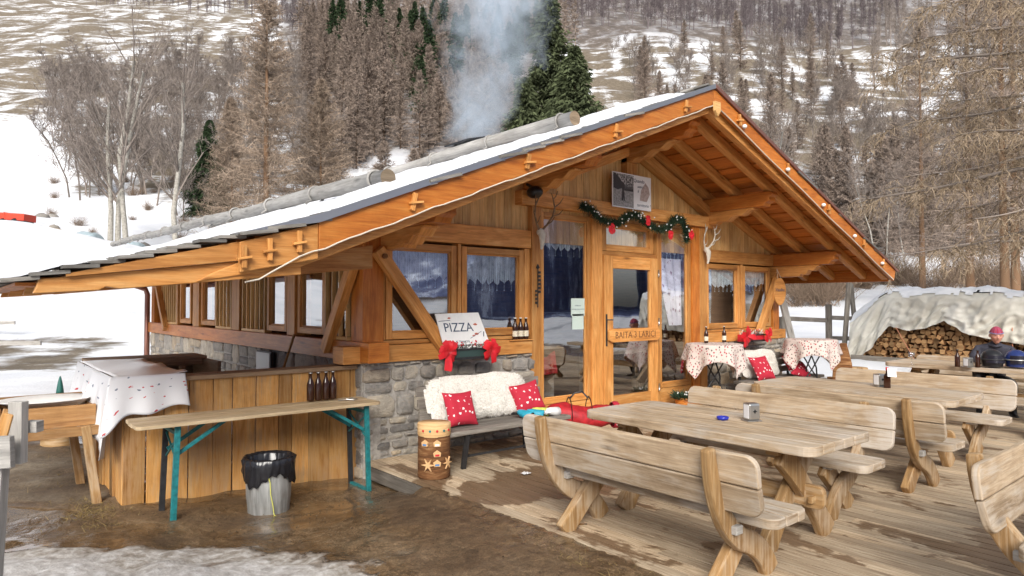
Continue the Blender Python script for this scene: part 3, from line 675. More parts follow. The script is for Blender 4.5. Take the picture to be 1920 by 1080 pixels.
def near_larch():
    """the big larch whose drooping boughs hang into the picture from the right"""
    x, y = px2xy(2150, 12.5); t = thing('larch_tree', 'big near larch whose drooping bare boughs hang in from the right', 'tree', (x, y, H(x, y) - .1))
    random.seed(11); mt = MB(); trunk(mt, 14, .34, 10); mt.build('trunk', 'trunkbrown', t)
    wd = MB(); tw = MB()
    L0 = Vector((-FY, FX, 0))     # towards picture left
    Fv = Vector((FX, FY, 0))
    def bough(z0, lat, L, dep, droop, r0=.05, rise=.1, dens=1.):
        p = Vector((0, 0, z0)); pts = []; n = 16
        for i in range(n + 1):
            f = i / n
            q = p + L0 * L * f + Fv * dep * f + Vector((0, 0, rise * L * f - droop * L * f ** 2.0)) + Vector((math.sin(f * 7 + z0) * .08, math.cos(f * 6 + z0 * 2) * .08, math.sin(f * 9 + z0) * .06)); pts.append(q)
        wd.tube(pts, [lerp(r0, .008, i / n) for i in range(n + 1)], 6)
        for k in range(int(31 * dens * L / 3)):
            f = random.uniform(.12, 1); i = min(n - 1, int(f * n)); q = pts[i].lerp(pts[i + 1], f * n - i)
            d = (L0 * random.gauss(.35, .5) + Fv * random.gauss(0, .8) + Vector((0, 0, random.gauss(-.28, .3)))).normalized(); sl_ = random.uniform(.4, 1.25) * (1.15 - .5 * f)
            sp = [q]; dd = d.copy()
            for j in range(5): dd = (dd + Vector((random.gauss(0, .12), random.gauss(0, .12), -.12))).normalized(); sp.append(sp[-1] + dd * sl_ / 5)
            for a, b_ in zip(sp, sp[1:]): ribbon(tw, a, b_, .018, .012, random.uniform(.0, .4))
            for j in range(int(20 * sl_ / .8)):
                g = random.random(); m = min(4, int(g * 5)); q2 = sp[m].lerp(sp[m + 1], g * 5 - m)
                v = (Vector((random.gauss(0, .6), random.gauss(0, .6), random.gauss(-.65, .45))) + dd * .3).normalized(); le = random.uniform(.1, .36)
                e1 = q2 + v * le * .5; v2 = (v + Vector((random.gauss(0, .3), random.gauss(0, .3), -.25))).normalized(); e2 = e1 + v2 * le * .5
                rr = random.uniform(.3, 1); ribbon(tw, q2, e1, .009, .007, rr); ribbon(tw, e1, e2, .007, .002, rr)
                for _ in range(2):
                    c = q2.lerp(e2, random.random()); ribbon(tw, c, c + Vector((random.gauss(0, .012), random.gauss(0, .012), random.gauss(0, .012))) + v * .006, .014, .006, random.uniform(.2, .8))
                if random.random() < .10:
                    c = e2; ribbon(tw, c, c + Vector((0, 0, .026)), .022, .014, 0, 1)
    for z0, L, dep, dr, r0, ri, dn in [(7.2, 4.4, 1.2, .12, .05, .02, 1.4), (6.6, 4.8, .2, .10, .06, -.02, 1.6), (6.1, 4.2, -.8, .10, .05, -.02, 1.5), (5.6, 4.5, .8, .13, .055, 0, 1.6), (5.1, 3.7, -.3, .12, .05, 0, 1.4), (4.6, 3.9, .9, .10, .05, -.02, 1.4),
                                   (4.3, 5.0, .4, .13, .075, -.01, 1.5), (3.7, 3.4, -.4, .14, .05, -.02, 1.2), (3.2, 3.5, .5, .10, .045, -.04, 1.1), (6.9, 3.2, -1.3, .06, .04, 0, 1.5), (5.9, 2.8, 1.6, .06, .04, .02, 1.5), (4.9, 2.9, 1.5, .1, .04, .02, 1.3),
                                   (7.6, 4.0, .3, .05, .05, 0, 1.6), (2.9, 4.2, 2.2, .06, .04, 0, .9), (3.9, 2.6, 1.9, .1, .04, 0, 1.2)]:
        bough(z0, 0, L, dep, dr, r0, ri, dn)
    wd.build('bough', 'greytwig', t); tw.build('crown', ['larchtwig3', 'larchtrunk'], t)
near_larch()
# ------------------------------------------------------------------ deck
def deck():
    random.seed(21); mb = MB(); x = 0.02; w_ = .118
    while x < 11.6:
        y1 = (-.06 if x < 2.3 or x > 6.2 else .02) + random.uniform(-.0, .0); ys = y1
        first = True
        while ys > -10.5:
            L = random.uniform(2.2, 4.2); e = max(ys - L, -10.8)
            mb.box((x + w_ / 2, (ys + e) / 2, -.022), (w_ - .010 - random.uniform(0, .004), ys - e - .004, .044), jit=.0012); ys = e
        x += w_
    mb2 = MB()
    for yy in (-.3, -1.5, -2.7, -3.9, -5.1, -6.3, -7.5, -9): mb2.box((5.8, yy, -.10), (11.5, .08, .11))
    mb2.box((.02, -5.3, -.11), (.03, 10.4, .12), mi=0)
    m, nt, b = newmat('deck'); P = geo(nt)
    g = noise_(nt, coord(nt, 'UV', (1.2, 22, 1)), 2.2, 7, .65, .5); r = attr(nt, 'rnd')
    c = ramp(nt, g, [(.3, (.25, .175, .11)), (.5, (.46, .36, .245)), (.68, (.62, .52, .38))])
    c = mixc(nt, 1., c, ramp(nt, r, [(0, (.74, .72, .70)), (.5, (.96,) * 3), (1, (1.14, 1.1, 1.05))]), 'MULTIPLY')
    stv = nd(nt, 'Mapping'); stv.inputs['Scale'].default_value = (2.6, .85, 1); lk(nt, P, stv.inputs[0])
    n1 = noise_(nt, stv.outputs[0], .75, 8, .66, .5); n2 = noise_(nt, P, 6, 5, .6)
    off = math_(nt, 'MULTIPLY', math_(nt, 'SUBTRACT', r, .5), .06)
    f = math_(nt, 'ADD', math_(nt, 'ADD', math_(nt, 'MULTIPLY', n1, .8), math_(nt, 'MULTIPLY', n2, .2)), off)
    # trodden dirt strip by the near bench
    sp = nd(nt, 'SeparateXYZ'); lk(nt, P, sp.inputs[0])
    dx = math_(nt, 'POWER', math_(nt, 'DIVIDE', math_(nt, 'SUBTRACT', sp.outputs[0], .9), 1.1), 2.); dy = math_(nt, 'POWER', math_(nt, 'DIVIDE', math_(nt, 'ADD', sp.outputs[1], 1.9), .62), 2.)
    bl = math_(nt, 'MULTIPLY', math_(nt, 'SUBTRACT', 1, math_(nt, 'ADD', dx, dy), clamp=True), .24)
    dx2 = math_(nt, 'POWER', math_(nt, 'DIVIDE', math_(nt, 'SUBTRACT', sp.outputs[0], 2.6), 1.3), 2.); dy2 = math_(nt, 'POWER', math_(nt, 'DIVIDE', math_(nt, 'ADD', sp.outputs[1], 5.4), .7), 2.)
    bl2 = math_(nt, 'MULTIPLY', math_(nt, 'SUBTRACT', 1, math_(nt, 'ADD', dx2, dy2), clamp=True), .15)
    f = math_(nt, 'ADD', f, math_(nt, 'ADD', bl, bl2))
    wet = ramp(nt, f, [(.543, (0,) * 3), (.565, (1,) * 3)])
    wc = ramp(nt, g, [(.3, (.10, .055, .027)), (.65, (.185, .115, .062))])
    c = mixc(nt, math_(nt, 'MULTIPLY', wet, .88), c, wc)
    lk(nt, c, b.inputs['Base Color']); lk(nt, ramp(nt, wet, [(0, (.75,) * 3), (1, (.42,) * 3)]), b.inputs['Roughness'])
    bump(nt, b, g, .35, .006); M['deck'] = m
    tag(mb.build('wooden_deck', ['deck']), kind='structure', label='worn plank deck with wet brown stains in front of the hut')
    tag(mb2.build('deck_joists', ['grey']), kind='structure')
deck()

# ------------------------------------------------------------------ hut
HUT = thing('alpine_hut', 'honey coloured larch timber mountain hut with snowy shingle roof and stone base', 'hut')
def zr(x): return 4.43 - .4015 * (4.1 - x) if x < 4.1 else 4.43 - .373 * (x - 4.1)
def stonewall(name, o, ex, W, Hh, seed, nrm, label=None, big=1.):
    """irregular courses of split stone in front of mortar"""
    random.seed(seed); mb = MB(); o = Vector(o); ex = Vector(ex); nrm = Vector(nrm); ez = Vector((0, 0, 1))
    mb.prism([(0, 0), (W, 0), (W, Hh), (0, Hh)], o - nrm * .12, ex, ez, nrm, .20, mi=1)
    z = 0
    while z < Hh - .03:
        h = min(big * random.choice([.07, .09, .12, .15, .19, .24]) * random.uniform(.85, 1.15), Hh - z)
        if Hh - z - h < .05: h = Hh - z
        x = 0
        while x < W - .02:
            wv = min(h * random.uniform(1.3, 3.8) if h < .15 else h * random.uniform(.8, 2.1), W - x)
            if W - x - wv < .07: wv = W - x
            subs = [(x, z, wv, h)]
            if h > .17 and random.random() < .4: subs = [(x, z, wv, h * .45), (x, z + h * .45, wv, h * .55)]
            for (a, c, ww, hh) in subs:
                g = .010; k = min(ww, hh) * .22; pts = []
                for (px_, pz_) in ((a + g, c + g), (a + ww - g, c + g), (a + ww - g, c + hh - g), (a + g, c + hh - g)):
                    cx, cz = a + ww / 2, c + hh / 2; sx, sz = (1 if px_ > cx else -1), (1 if pz_ > cz else -1)
                    kk = k * random.uniform(.4, 1.5); k3 = k * random.uniform(.4, 1.4)
                    p1, p2 = (px_ - sx * kk, pz_ + random.uniform(-.012, .006) * sz), (px_ + random.uniform(-.012, .006) * sx, pz_ - sz * k3)
                    pts += [p1, p2] if sx * sz < 0 else [p2, p1]
                ctr = (a + ww / 2, c + hh / 2); r = random.random(); dp = random.uniform(.012, .045)
                b = len(mb.v); n = len(pts)
                if sum((pts[i][0] * pts[(i + 1) % n][1] - pts[(i + 1) % n][0] * pts[i][1]) for i in range(n)) < 0: pts = pts[::-1]
                for lvl, sc_ in ((0, 1), (dp * .7, .97), (dp, .82)):
                    for q in pts: mb.v.append(o + ex * lerp(ctr[0], q[0], sc_) + ez * lerp(ctr[1], q[1], sc_) + nrm * (-.02 + lvl + (random.uniform(-.004, .006) if lvl else 0)))
                mb.v.append(o + ex * ctr[0] + ez * ctr[1] + nrm * (-.02 + dp + random.uniform(-.003, .008)))
                for L in range(2):
                    for i in range(n):
                        j = (i + 1) % n; mb.face([b + L * n + i, b + L * n + j, b + (L + 1) * n + j, b + (L + 1) * n + i], [(0, 0)] * 4, r, 0, False)
                for i in range(n): mb.face([b + 2 * n + i, b + 2 * n + (i + 1) % n, b + 3 * n], [(0, 0)] * 3, r, 0, True)
            x += wv
        z += h
    return mb.build(name, ['stone', 'mortar'], HUT)
stonewall('stone_wall', (-.03, -.05, -.25), (1, 0, 0), 2.43, 1.27, 5, (0, -1, 0))
stonewall('stone_wall', (-.035, 9.7, -.35), (0, -1, 0), 9.75, 1.39, 6, (-1, 0, 0), big=1.45)
stonewall('stone_wall', (6.22, -.05, -.1), (1, 0, 0), 2.45, 1.12, 8, (0, -1, 0))

def part(name, mat, fn, bevel=.006, parent=HUT, label=None):
    mb = MB(); fn(mb); o = mb.build(name, mat, parent, bevel)
    if label: o['label'] = label
    return o
def bx(mb, x0, x1, y0, y1, z0, z1, **k): mb.box(((x0 + x1) / 2, (y0 + y1) / 2, (z0 + z1) / 2), (x1 - x0, y1 - y0, z1 - z0), **k)
random.seed(30)
# posts and beams of the front
part('corner_post', 'larch_red', lambda m: bx(m, -.02, .23, -.03, .24, 1.17, 2.62))
part('corner_post', 'larch_red', lambda m: bx(m, 8.38, 8.6, -.03, .2, 1.0, 2.6))
part('corner_post', 'larch_red', lambda m: bx(m, -.02, .2, 9.45, 9.7, 1.17, 2.3))
part('sill_beam', 'larch', lambda m: bx(m, -.26, 2.33, -.075, .17, 1.02, 1.20))
part('sill_beam', 'larch_red', lambda m: bx(m, -.07, .17, -.26, 9.85, 1.035, 1.245))
part('sill_beam', 'larch', lambda m: bx(m, 6.2, 8.75, -.075, .15, 1.0, 1.17))
part('wall_beam', 'larch', lambda m: bx(m, .232, 2.33, -.06, .14, 2.355, 2.58))
part('wall_beam', 'larch', lambda m: bx(m, 6.2, 8.9, -.06, .14, 2.34, 2.55))
part('wall_beam', 'larch', lambda m: bx(m, -.2, .2, .25, 9.9, 2.30, 2.50))
part('header_beam', 'larch', lambda m: (bx(m, 2.12, 6.5, -.12, .10, 2.90, 3.08)))
for x0, x1, mat in ((2.335, 2.5, 'larch'), (3.46, 3.66, 'larch'), (4.885, 4.965, 'larch'), (5.80, 5.99, 'larch_red'), (6.0, 6.195, 'larch')):
    part('front_post', mat, lambda m: bx(m, x0, x1, -.07, .13, .0, 2.895))
# braces (diagonals at the corners) with round pegs
def brace(p0, p1, up, w_, h_, mat='larch'):
    o = part('brace', mat, lambda m: m.beam(p0, p1, w_, h_, up))
    mb = MB(); d = (Vector(p1) - Vector(p0)).normalized(); n = Vector(up)
    for q in (Vector(p0) + d * .09,): mb.tube([q, q + n * (h_ / 2 + .03)], .028, 10)
    mb.build('peg', 'bark', o)
brace((.10, -.12, 2.22), (.98, -.12, 1.10), (0, -1, 0), .13, .10)
brace((-.09, .02, 2.12), (-.09, .72, 1.12), (-1, 0, 0), .12, .10)
brace((-.09, 8.9, 2.12), (-.09, 8.1, 1.14), (-1, 0, 0), .12, .10)
brace((8.42, -.12, 2.2), (7.72, -.12, 1.12), (0, -1, 0), .12, .10)
# gable cladding of vertical boards
def cladding(m):
    x = .1
    while x < 8.55:
        wv = random.uniform(.11, .145); xa, xb = x, min(x + wv - .006, 8.55)
        m.prism([(xa, 2.45), (xb, 2.45), (xb, zr(xb) - .08), (xa, zr(xa) - .08)], (0, .03, 0), (1, 0, 0), (0, 0, 1), (0, 1, 0), .03, uaxis=1)
        m.box((xb + .003, .05, 2.45 + (zr(xb) - 2.55) / 2), (.02, .02, zr(xb) - 2.6), u=2)
        x += wv
part('gable_cladding', 'cladding', cladding, 0)
# truss in the centre of the gable
part('king_post', 'larch', lambda m: bx(m, 4.16, 4.38, -.10, .05, 3.085, 4.0))
part('truss_strut', 'larch', lambda m: (m.beam((4.36, -.07, 3.92), (6.3, -.07, 3.12), .13, .15, (0, -1, 0))))
part('truss_strut', 'larch', lambda m: (m.beam((4.18, -.07, 3.86), (2.3, -.07, 3.14), .13, .15, (0, -1, 0))))

# windows
def window(x0, x1, z0, z1, y=.0, fw=.075, glass='glass', side=False, parent=HUT, name='window', mat='larch', pane=True):
    """timber casement round the glass x0..x1, z0..z1; side=True: in the left wall (x is y there)"""
    mb = MB()
    def b(a0, a1, c0, c1, d0, d1):
        if side: bx(mb, d0, d1, a0, a1, c0, c1)
        else: bx(mb, a0, a1, d0, d1, c0, c1)
    a, d = y - .035, y + .04
    b(x0 - fw, x0, z0 - fw, z1 + fw, a, d); b(x1, x1 + fw, z0 - fw, z1 + fw, a, d)
    b(x0 + .001, x1 - .001, z1, z1 + fw, a, d); b(x0 + .001, x1 - .001, z0 - fw, z0, a, d)
    k = .03
    b(x0, x0 + k * .6, z0, z1, y - .01, y + .03); b(x1 - k * .6, x1, z0, z1, y - .01, y + .03); b(x0 + .02, x1 - .02, z1 - k * .6, z1, y - .01, y + .03); b(x0 + .02, x1 - .02, z0, z0 + k * .6, y - .01, y + .03)
    o = mb.build(name, mat, parent, .005)
    g = MB()
    if side: g.box((y + .012, (x0 + x1) / 2, (z0 + z1) / 2), (.006, x1 - x0 + .01, z1 - z0 + .01))
    else: g.box(((x0 + x1) / 2, y + .012, (z0 + z1) / 2), (x1 - x0 + .01, .006, z1 - z0 + .01))
    g.build('pane', glass, o); return o
part('window_surround', 'larch', lambda m: (bx(m, .232, 2.33, -.02, .1, 1.205, 1.25), bx(m, 1.195, 1.24, -.05, .08, 1.252, 2.35), bx(m, 2.24, 2.33, -.03, .08, 1.252, 2.35), bx(m, .232, .245, -.03, .08, 1.252, 2.35)))
window(.33, 1.11, 1.335, 2.25); window(1.335, 2.15, 1.335, 2.25)
part('window_surround', 'larch', lambda m: (bx(m, 6.2, 8.37, -.02, .1, 1.175, 1.215), bx(m, 7.255, 7.33, -.05, .08, 1.217, 2.335)))
window(6.3, 7.17, 1.30, 2.24); window(7.42, 8.22, 1.30, 2.24)
window(2.57, 3.39, .40, 2.78, fw=.068); window(5.04, 5.73, .42, 2.78, fw=.068)
window(3.78, 4.76, 2.48, 2.75, fw=.08, name='transom_window')
# door
DOOR = part('door', 'larch', lambda m: (bx(m, 3.675, 3.86, -.09, -.03, .05, 2.33), bx(m, 4.70, 4.875, -.09, -.03, .05, 2.33), bx(m, 3.861, 4.699, -.088, -.032, 2.15, 2.33), bx(m, 3.861, 4.699, -.088, -.032, 1.12, 1.28), bx(m, 3.861, 4.699, -.088, -.032, .05, .34)))
MB().box((4.28, -.055, 1.24), (.86, .006, 1.84)).build('pane', 'glass', DOOR)
pl = part('plaque', 'larch', lambda m: m.prism([(3.73, 1.13), (3.80, 1.10), (4.8, 1.10), (4.86, 1.14), (4.86, 1.25), (4.8, 1.29), (3.80, 1.29), (3.73, 1.26)], (0, -.115, 0), (1, 0, 0), (0, 0, 1), (0, 1, 0), .045), .006, DOOR)
M['carved'] = plain('carved', (.16, .06, .02), .7)
text('lettering', 'BAITA 3 LARICI', .135, 'carved', pl, FRONT(4.30, -.139, 1.195))
part('handle', 'iron', lambda m: (bx(m, 3.70, 3.725, -.10, -.088, 1.05, 1.5), m.tube([(3.712, -.1, 1.42), (3.712, -.15, 1.42), (3.78, -.155, 1.42)], .009, 8)), 0, DOOR)
part('hinge', 'steel', lambda m: [m.tube([(4.885, -.10, z), (4.885, -.10, z + .11)], .011, 8) for z in (.33, 1.32, 2.05)], 0, DOOR)
part('glazing_apron', 'larch', lambda m: bx(m, 2.502, 3.458, -.035, .03, .05, .325)); part('glazing_apron', 'larch', lambda m: bx(m, 4.967, 5.798, -.035, .03, .05, .345))
part('threshold', 'larch', lambda m: bx(m, 2.5, 6.2, -.06, .14, .0, .048))
part('door_frame', 'larch', lambda m: (bx(m, 3.662, 3.673, -.05, .05, .05, 2.40), bx(m, 3.662, 4.883, -.05, .05, 2.335, 2.395)))
# left side wall: windows, slatted screens, posts
def sidewall():
    for a, b in ((.95, 1.6), (2.1, 2.65), (5.1, 5.8), (6.6, 7.2)): window(a, b, 1.36, 2.22, y=-.0, side=True, glass='glass_side')
    for a, b in ((1.70, 1.95), (3.8, 4.15), (5.92, 6.3), (7.35, 7.45)): part('side_post', 'larch', lambda m: bx(m, -.06, .16, a, b, 1.25, 2.3))
    for a, b in ((.27, .86), (2.76, 3.72), (4.2, 5.0), (7.5, 8.7)):
        m = MB(); n = int((b - a) / .17)
        for i in range(n + 1): y = lerp(a + .03, b - .03, i / n); bx(m, -.05, -.005, y - .015, y + .015, 1.29, 2.28)
        bx(m, -.05, .05, a, b, 1.247, 1.288); m.build('slat_screen', 'cladding', HUT, .004)
        g = MB(); g.box((.03, (a + b) / 2, 1.78), (.006, b - a, 1.0)); g.build('pane', 'glass_side', HUT)
sidewall()
# inside: floor, partition, ceiling, benches
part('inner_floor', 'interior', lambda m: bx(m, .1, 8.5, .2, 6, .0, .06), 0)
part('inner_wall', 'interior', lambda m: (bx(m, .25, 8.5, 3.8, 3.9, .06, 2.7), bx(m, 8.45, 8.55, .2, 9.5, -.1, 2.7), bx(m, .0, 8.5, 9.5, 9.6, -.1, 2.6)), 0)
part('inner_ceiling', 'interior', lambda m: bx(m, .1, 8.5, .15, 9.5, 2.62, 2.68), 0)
part('counter_inside', 'bench', lambda m: (bx(m, 2.2, 3.4, .65, 1.3, .06, .62), bx(m, 2.0, 3.5, .55, 1.3, 1.0, 1.05), bx(m, 4.9, 6.6, 1.0, 1.8, .80, .85), bx(m, 5.0, 5.1, 1.1, 1.7, .06, .80), bx(m, 6.4, 6.5, 1.1, 1.7, .06, .80)), 0)
# purlins with scrolled corbels
def corbel_pts(L, hh):
    pts = [(0, 0), (0, -hh)]
    for i in range(13):
        t = i / 12; pts.append((L * (.35 + .65 * t), -hh * (1 - t) + .018 * math.sin(t * 3 * 2 * math.pi)))
    return pts
def purlin(x, mat='larch_red', yend=-1.2, w_=.2, h_=.22, corb=.85, top=None):
    zt = (zr(x) - .25) if top is None else top
    def f(m):
        # carved end
        m.prism([(9.9, zt), (yend - .0, zt), (yend - .03, zt - .05), (yend + .03, zt - .09), (yend + .02, zt - .14), (yend + .09, zt - .17), (yend + .12, zt - h_), (9.9, zt - h_)], (x, 0, 0), (0, 1, 0), (0, 0, 1), (1, 0, 0), w_)
    o = part('purlin', mat, f, .012)
    if corb:
        m = MB(); e = yend + .30; pts = [(.1, 0), (e, 0)]
        for i in range(15):
            t = i / 14; pts.append((lerp(e, e + corb * .75, t), -.03 - .17 * t + .022 * math.sin(t * 2.5 * 2 * math.pi)))
        pts += [(.1, -.20)]
        m.prism(pts, (x, 0, zt - h_ - .002), (0, 1, 0), (0, 0, 1), (1, 0, 0), w_ * .9); m.build('corbel', 'larch', o, .01)
for x, c in ((.28, .6), (2.35, .9), (4.25, .95), (6.28, .9), (8.45, .5)): purlin(x, corb=c)
# rafters below the boards
def rafter(y, x0, x1, mat='larch', w_=.12, h_=.145, nm='rafter'):
    m = MB(); 
    a = Vector((x0, y, zr(x0) - .10 - h_ / 2)); b = Vector((x1, y, zr(x1) - .10 - h_ / 2)); m.beam(a, b, w_, h_); return m.build(nm, mat, HUT, .03, 3)
for y in (-1.1, -.52, .0):
    rafter(y, 4.12, 9.72); rafter(y, -1.0, 4.08)
# front flying rafter under the verge, left one tapering below the lean-to
part('verge_rafter', 'larch', lambda m: m.prism([(4.1, zr(4.1) - .33), (4.1, zr(4.1) - .10), (-1.3, zr(-1.3) - .10), (-1.95, 1.86), (-2.05, 1.80), (-1.3, zr(-1.3) - .33)][::-1], (0, -1.47, 0), (1, 0, 0), (0, 0, 1), (0, 1, 0), .10), .008)
part('verge_rafter', 'larch', lambda m: m.prism([(4.1, zr(4.1) - .10), (4.1, zr(4.1) - .33), (9.7, zr(9.7) - .26), (9.78, zr(9.78) - .12)], (0, -1.47, 0), (1, 0, 0), (0, 0, 1), (0, 1, 0), .10), .008)
part('verge_board', 'larch_red', lambda m: m.prism([(4.102, zr(4.1) - .235), (4.102, zr(4.1) - .035), (9.88, zr(9.88) - .035), (9.80, zr(9.88) - .215)], (0, -1.57, 0), (1, 0, 0), (0, 0, 1), (0, 1, 0), .05), .005)
part('verge_board', 'larch_red', lambda m: m.prism([(4.098, zr(4.1) - .235), (4.098, zr(4.1) - .035), (-1.2, zr(-1.2) - .035), (-1.2, zr(-1.2) - .25)], (0, -1.57, 0), (1, 0, 0), (0, 0, 1), (0, 1, 0), .05), .005)
part('verge_board', 'larch', lambda m: m.prism([(-1.202, 2.26), (-1.78, 2.085), (-1.78, 1.87), (-1.202, 1.99)], (0, -1.565, 0), (1, 0, 0), (0, 0, 1), (0, 1, 0), .045), .005)
part('ridge_drop', 'cladding', lambda m: m.prism([(4.04, 4.22), (4.16, 4.22), (4.16, 4.10), (4.10, 4.03), (4.04, 4.10)], (0, -1.63, 0), (1, 0, 0), (0, 0, 1), (0, 1, 0), .04), .004)
def clips():
    k = 0
    for i in range(4):
        for side in (-1, 1):
            x = 4.1 + side * (.62 + i * 1.28) if side < 0 else 4.1 + .55 + i * 1.28
            z = zr(x); m = MB(); m.beam((x, -1.615, z - .06), (x + side * .03, -1.615, z - .21), .042, .03, (0, -1, 0)); m.beam((x - .055, -1.62, z - .15), (x + .07, -1.62, z - .13), .02, .05, (0, -1, 0)); m.build('wedge_peg', 'larch', HUT, .004)
    for x, z in ((-1.36, 2.21), (-1.58, 2.14), (-1.76, 2.08), (9.3, zr(9.3) - .03)):
        m = MB(); m.beam((x, -1.615, z - .02), (x, -1.615, z - .18), .035, .03, (0, -1, 0)); m.beam((x - .05, -1.62, z - .12), (x + .05, -1.62, z - .10), .018, .045, (0, -1, 0)); m.build('wedge_peg', 'larch', HUT, .004)
clips()
# pale cable clipped along the verge
M['cable'] = plain('cable', (.62, .56, .46), .5)
cb = MB(); pts = []
for i in range(60):
    x = lerp(-1.75, 4.1, i / 59); z = zr(x) - .245 if x > -1.2 else lerp(1.80, zr(-1.2) - .25, smooth(-1.75, -1.2, x)); pts.append((x, -1.605, z + .006 * math.sin(i * .9) - .004 * math.sin(i * 2.3)))
cb.tube(pts, .007, 6); cb.tube([(lerp(4.1, 9.75, i / 20), -1.605, zr(lerp(4.1, 9.75, i / 20)) - .245 + .008 * math.sin(i)) for i in range(21)], .009, 6); cb.build('light_cable', 'cable', HUT)
# lamps clipped on the right verge
for i, x in enumerate((4.75, 5.9, 7.0, 8.1, 9.2)):
    z = zr(x) - .17; m = MB(); m.ball((x, -1.63, z), .035, 8, 6, (1, 1, .8)); m.build('verge_lamp', 'white', HUT)
# ceiling boards
def ceil(m):
    for side in (-1, 1):
        x = 4.1; n = 0
        while (x > -1.15 if side < 0 else x < 9.75):
            x2 = x + side * .15; k = (.006, -.006)[n % 2]
            m.beam(((x + x2) / 2, -1.5, zr((x + x2) / 2) - .085 + k), ((x + x2) / 2, 9.9, zr((x + x2) / 2) - .085 + k), .148, .022, (-(.40 if side < 0 else -.373), 0, 1)); x = x2; n += 1
part('ceiling_boards', 'ceiling', ceil, 0)
part('eaves_board', 'larch_red', lambda m: bx(m, 9.73, 9.77, -1.52, 10.5, zr(9.75) - .27, zr(9.75) - .07))
# shingle roof
ROOF = MB()
def course(x0, z0, x1, z1, y0, y1, step, th=.028):
    L = math.hypot(x1 - x0, z1 - z0); n = max(1, int(L / step)); d = Vector((x1 - x0, 0, z1 - z0)) / L
    for i in range(n):
        a = Vector((x0, 0, z0)) + d * (L * (i - .25) / n); b = Vector((x0, 0, z0)) + d * (L * (i + 1) / n)
        y = y0 + random.uniform(-.05, .03)
        while y < y1:
            wv = random.uniform(.11, .26) if y < y0 + 2.2 else random.uniform(.5, 1.2)
            ye = min(y + wv, y1); up = Vector((0, 0, 1)); o = random.uniform(-.02, .03); rr = random.random()
            ROOF.beam(Vector((a.x, (y + ye) / 2, a.z + .0)) + d * 0, Vector((b.x, (y + ye) / 2, b.z + .034 + random.uniform(-.004, .006))) + d * o, ye - y - .008, th, (0, 0, 1), r=rr); y = ye
random.seed(44)
course(4.1, 4.40, -1.22, zr(-1.22) - .03, -1.60, 11.4, .27)
course(4.1, 4.40, 9.95, zr(9.95) - .03, -1.60, 11.4, .45)
course(-1.15, 2.285, -1.80, 2.105, -1.60, 3.1, .2, .024)
course(-1.75, 2.12, -3.12, 1.755, -1.52, 3.1, .155, .022)
RF = ROOF.build('roof', 'shingle', HUT)
part('roof_flashing', 'steel', lambda m: (m.prism([(4.1, 4.40), (4.1, 4.455), (-1.2, zr(-1.2) + .03), (-1.85, 2.13), (-1.2, zr(-1.2) - .035)][::1], (0, -1.605, 0), (1, 0, 0), (0, 0, 1), (0, 1, 0), .035),), 0, RF)
part('roof_flashing', 'copper', lambda m: (m.prism([(4.1, 4.455), (4.1, 4.40), (9.92, zr(9.92) - .03), (10.0, zr(10.0) + .01)], (0, -1.61, 0), (1, 0, 0), (0, 0, 1), (0, 1, 0), .03),), 0, RF)
# lean-to rafters
for y in (-1.46, -.72, .9, 2.1):
    part('lean_to_rafter', 'larch', lambda m: m.prism([(-2.93, 1.80), (-2.96, 1.71), (-2.62, 1.735), (-2.58, 1.758), (-2.50, 1.745), (-1.3 if y < -1 else -.3, 1.87 if y < -1 else 1.98), (-1.3 if y < -1 else -.3, 2.03 if y < -1 else 2.2), (-1.78, 1.95)], (0, y, 0), (1, 0, 0), (0, 0, 1), (0, 1, 0), .09), .006)
part('lean_to_board', 'larch', lambda m: m.prism([(-2.80, 1.815), (-1.78, 1.955), (-1.78, 2.09), (-2.80, 1.832)][::1], (0, -1.525, 0), (1, 0, 0), (0, 0, 1), (0, 1, 0), .03), .0)
part('lean_to_boards', 'ceiling', lambda m: [m.beam((x, -1.40, 1.762 + (x + 3.0) * .262), (x, 3.05, 1.762 + (x + 3.0) * .262), .125, .02) for x in [-2.98 + .13 * i for i in range(14)]], 0)
part('gutter_pipe', 'copper', lambda m: m.tube([(-.9, 9.75, 2.08), (-.35, 9.78, 2.04), (-.12, 9.8, 1.96), (-.08, 9.8, 1.85), (-.08, 9.8, .2)], .055, 10), 0)
part('gutter', 'copper', lambda m: m.tube([(-1.28, 3.2, 2.12), (-1.28, 11.4, 2.09)], .07, 8), 0)
# snow logs on the roof with strap hooks
def snowlog(x, y0, y1, r, kinks=0):
    z = zr(x) + r + .06; m = MB(); n = 22
    m.tube([(x + .015 * math.sin(i * 1.3), lerp(y0, y1, i / n), z + kinks * (lerp(y0, y1, i / n) - y0) + .012 * math.sin(i * .8)) for i in range(n + 1)], [r * (1 - .25 * i / n) * (1 + .03 * math.sin(i * 2.1)) for i in range(n + 1)], 14, capmi=1)
    o = m.build('snow_guard_log', ['log', 'endgrain_grey'], HUT)
    y = y0 + .22
    while y < y1:
        s = MB(); z = zr(x) + r + .06 + kinks * (y - y0); q = r * (1 - .25 * (y - y0) / (y1 - y0)) + .012
        s.tube([(x + math.cos(a) * q * 1.02, y, z + math.sin(a) * q) for a in [R(d) for d in range(-60, 250, 24)]] + [(x - .12, y, z - r - .03)], .014, 6); s.build('strap', 'log', o); y += 1.35
M['endgrain_grey'] = wood('endgrain_grey', (.12, .09, .06), (.24, .18, .12), (.34, .27, .19), knots=False)
snowlog(-.30, -1.05, 12.6, .078, .024); snowlog(2.12, -1.05, 13.2, .085, .004)
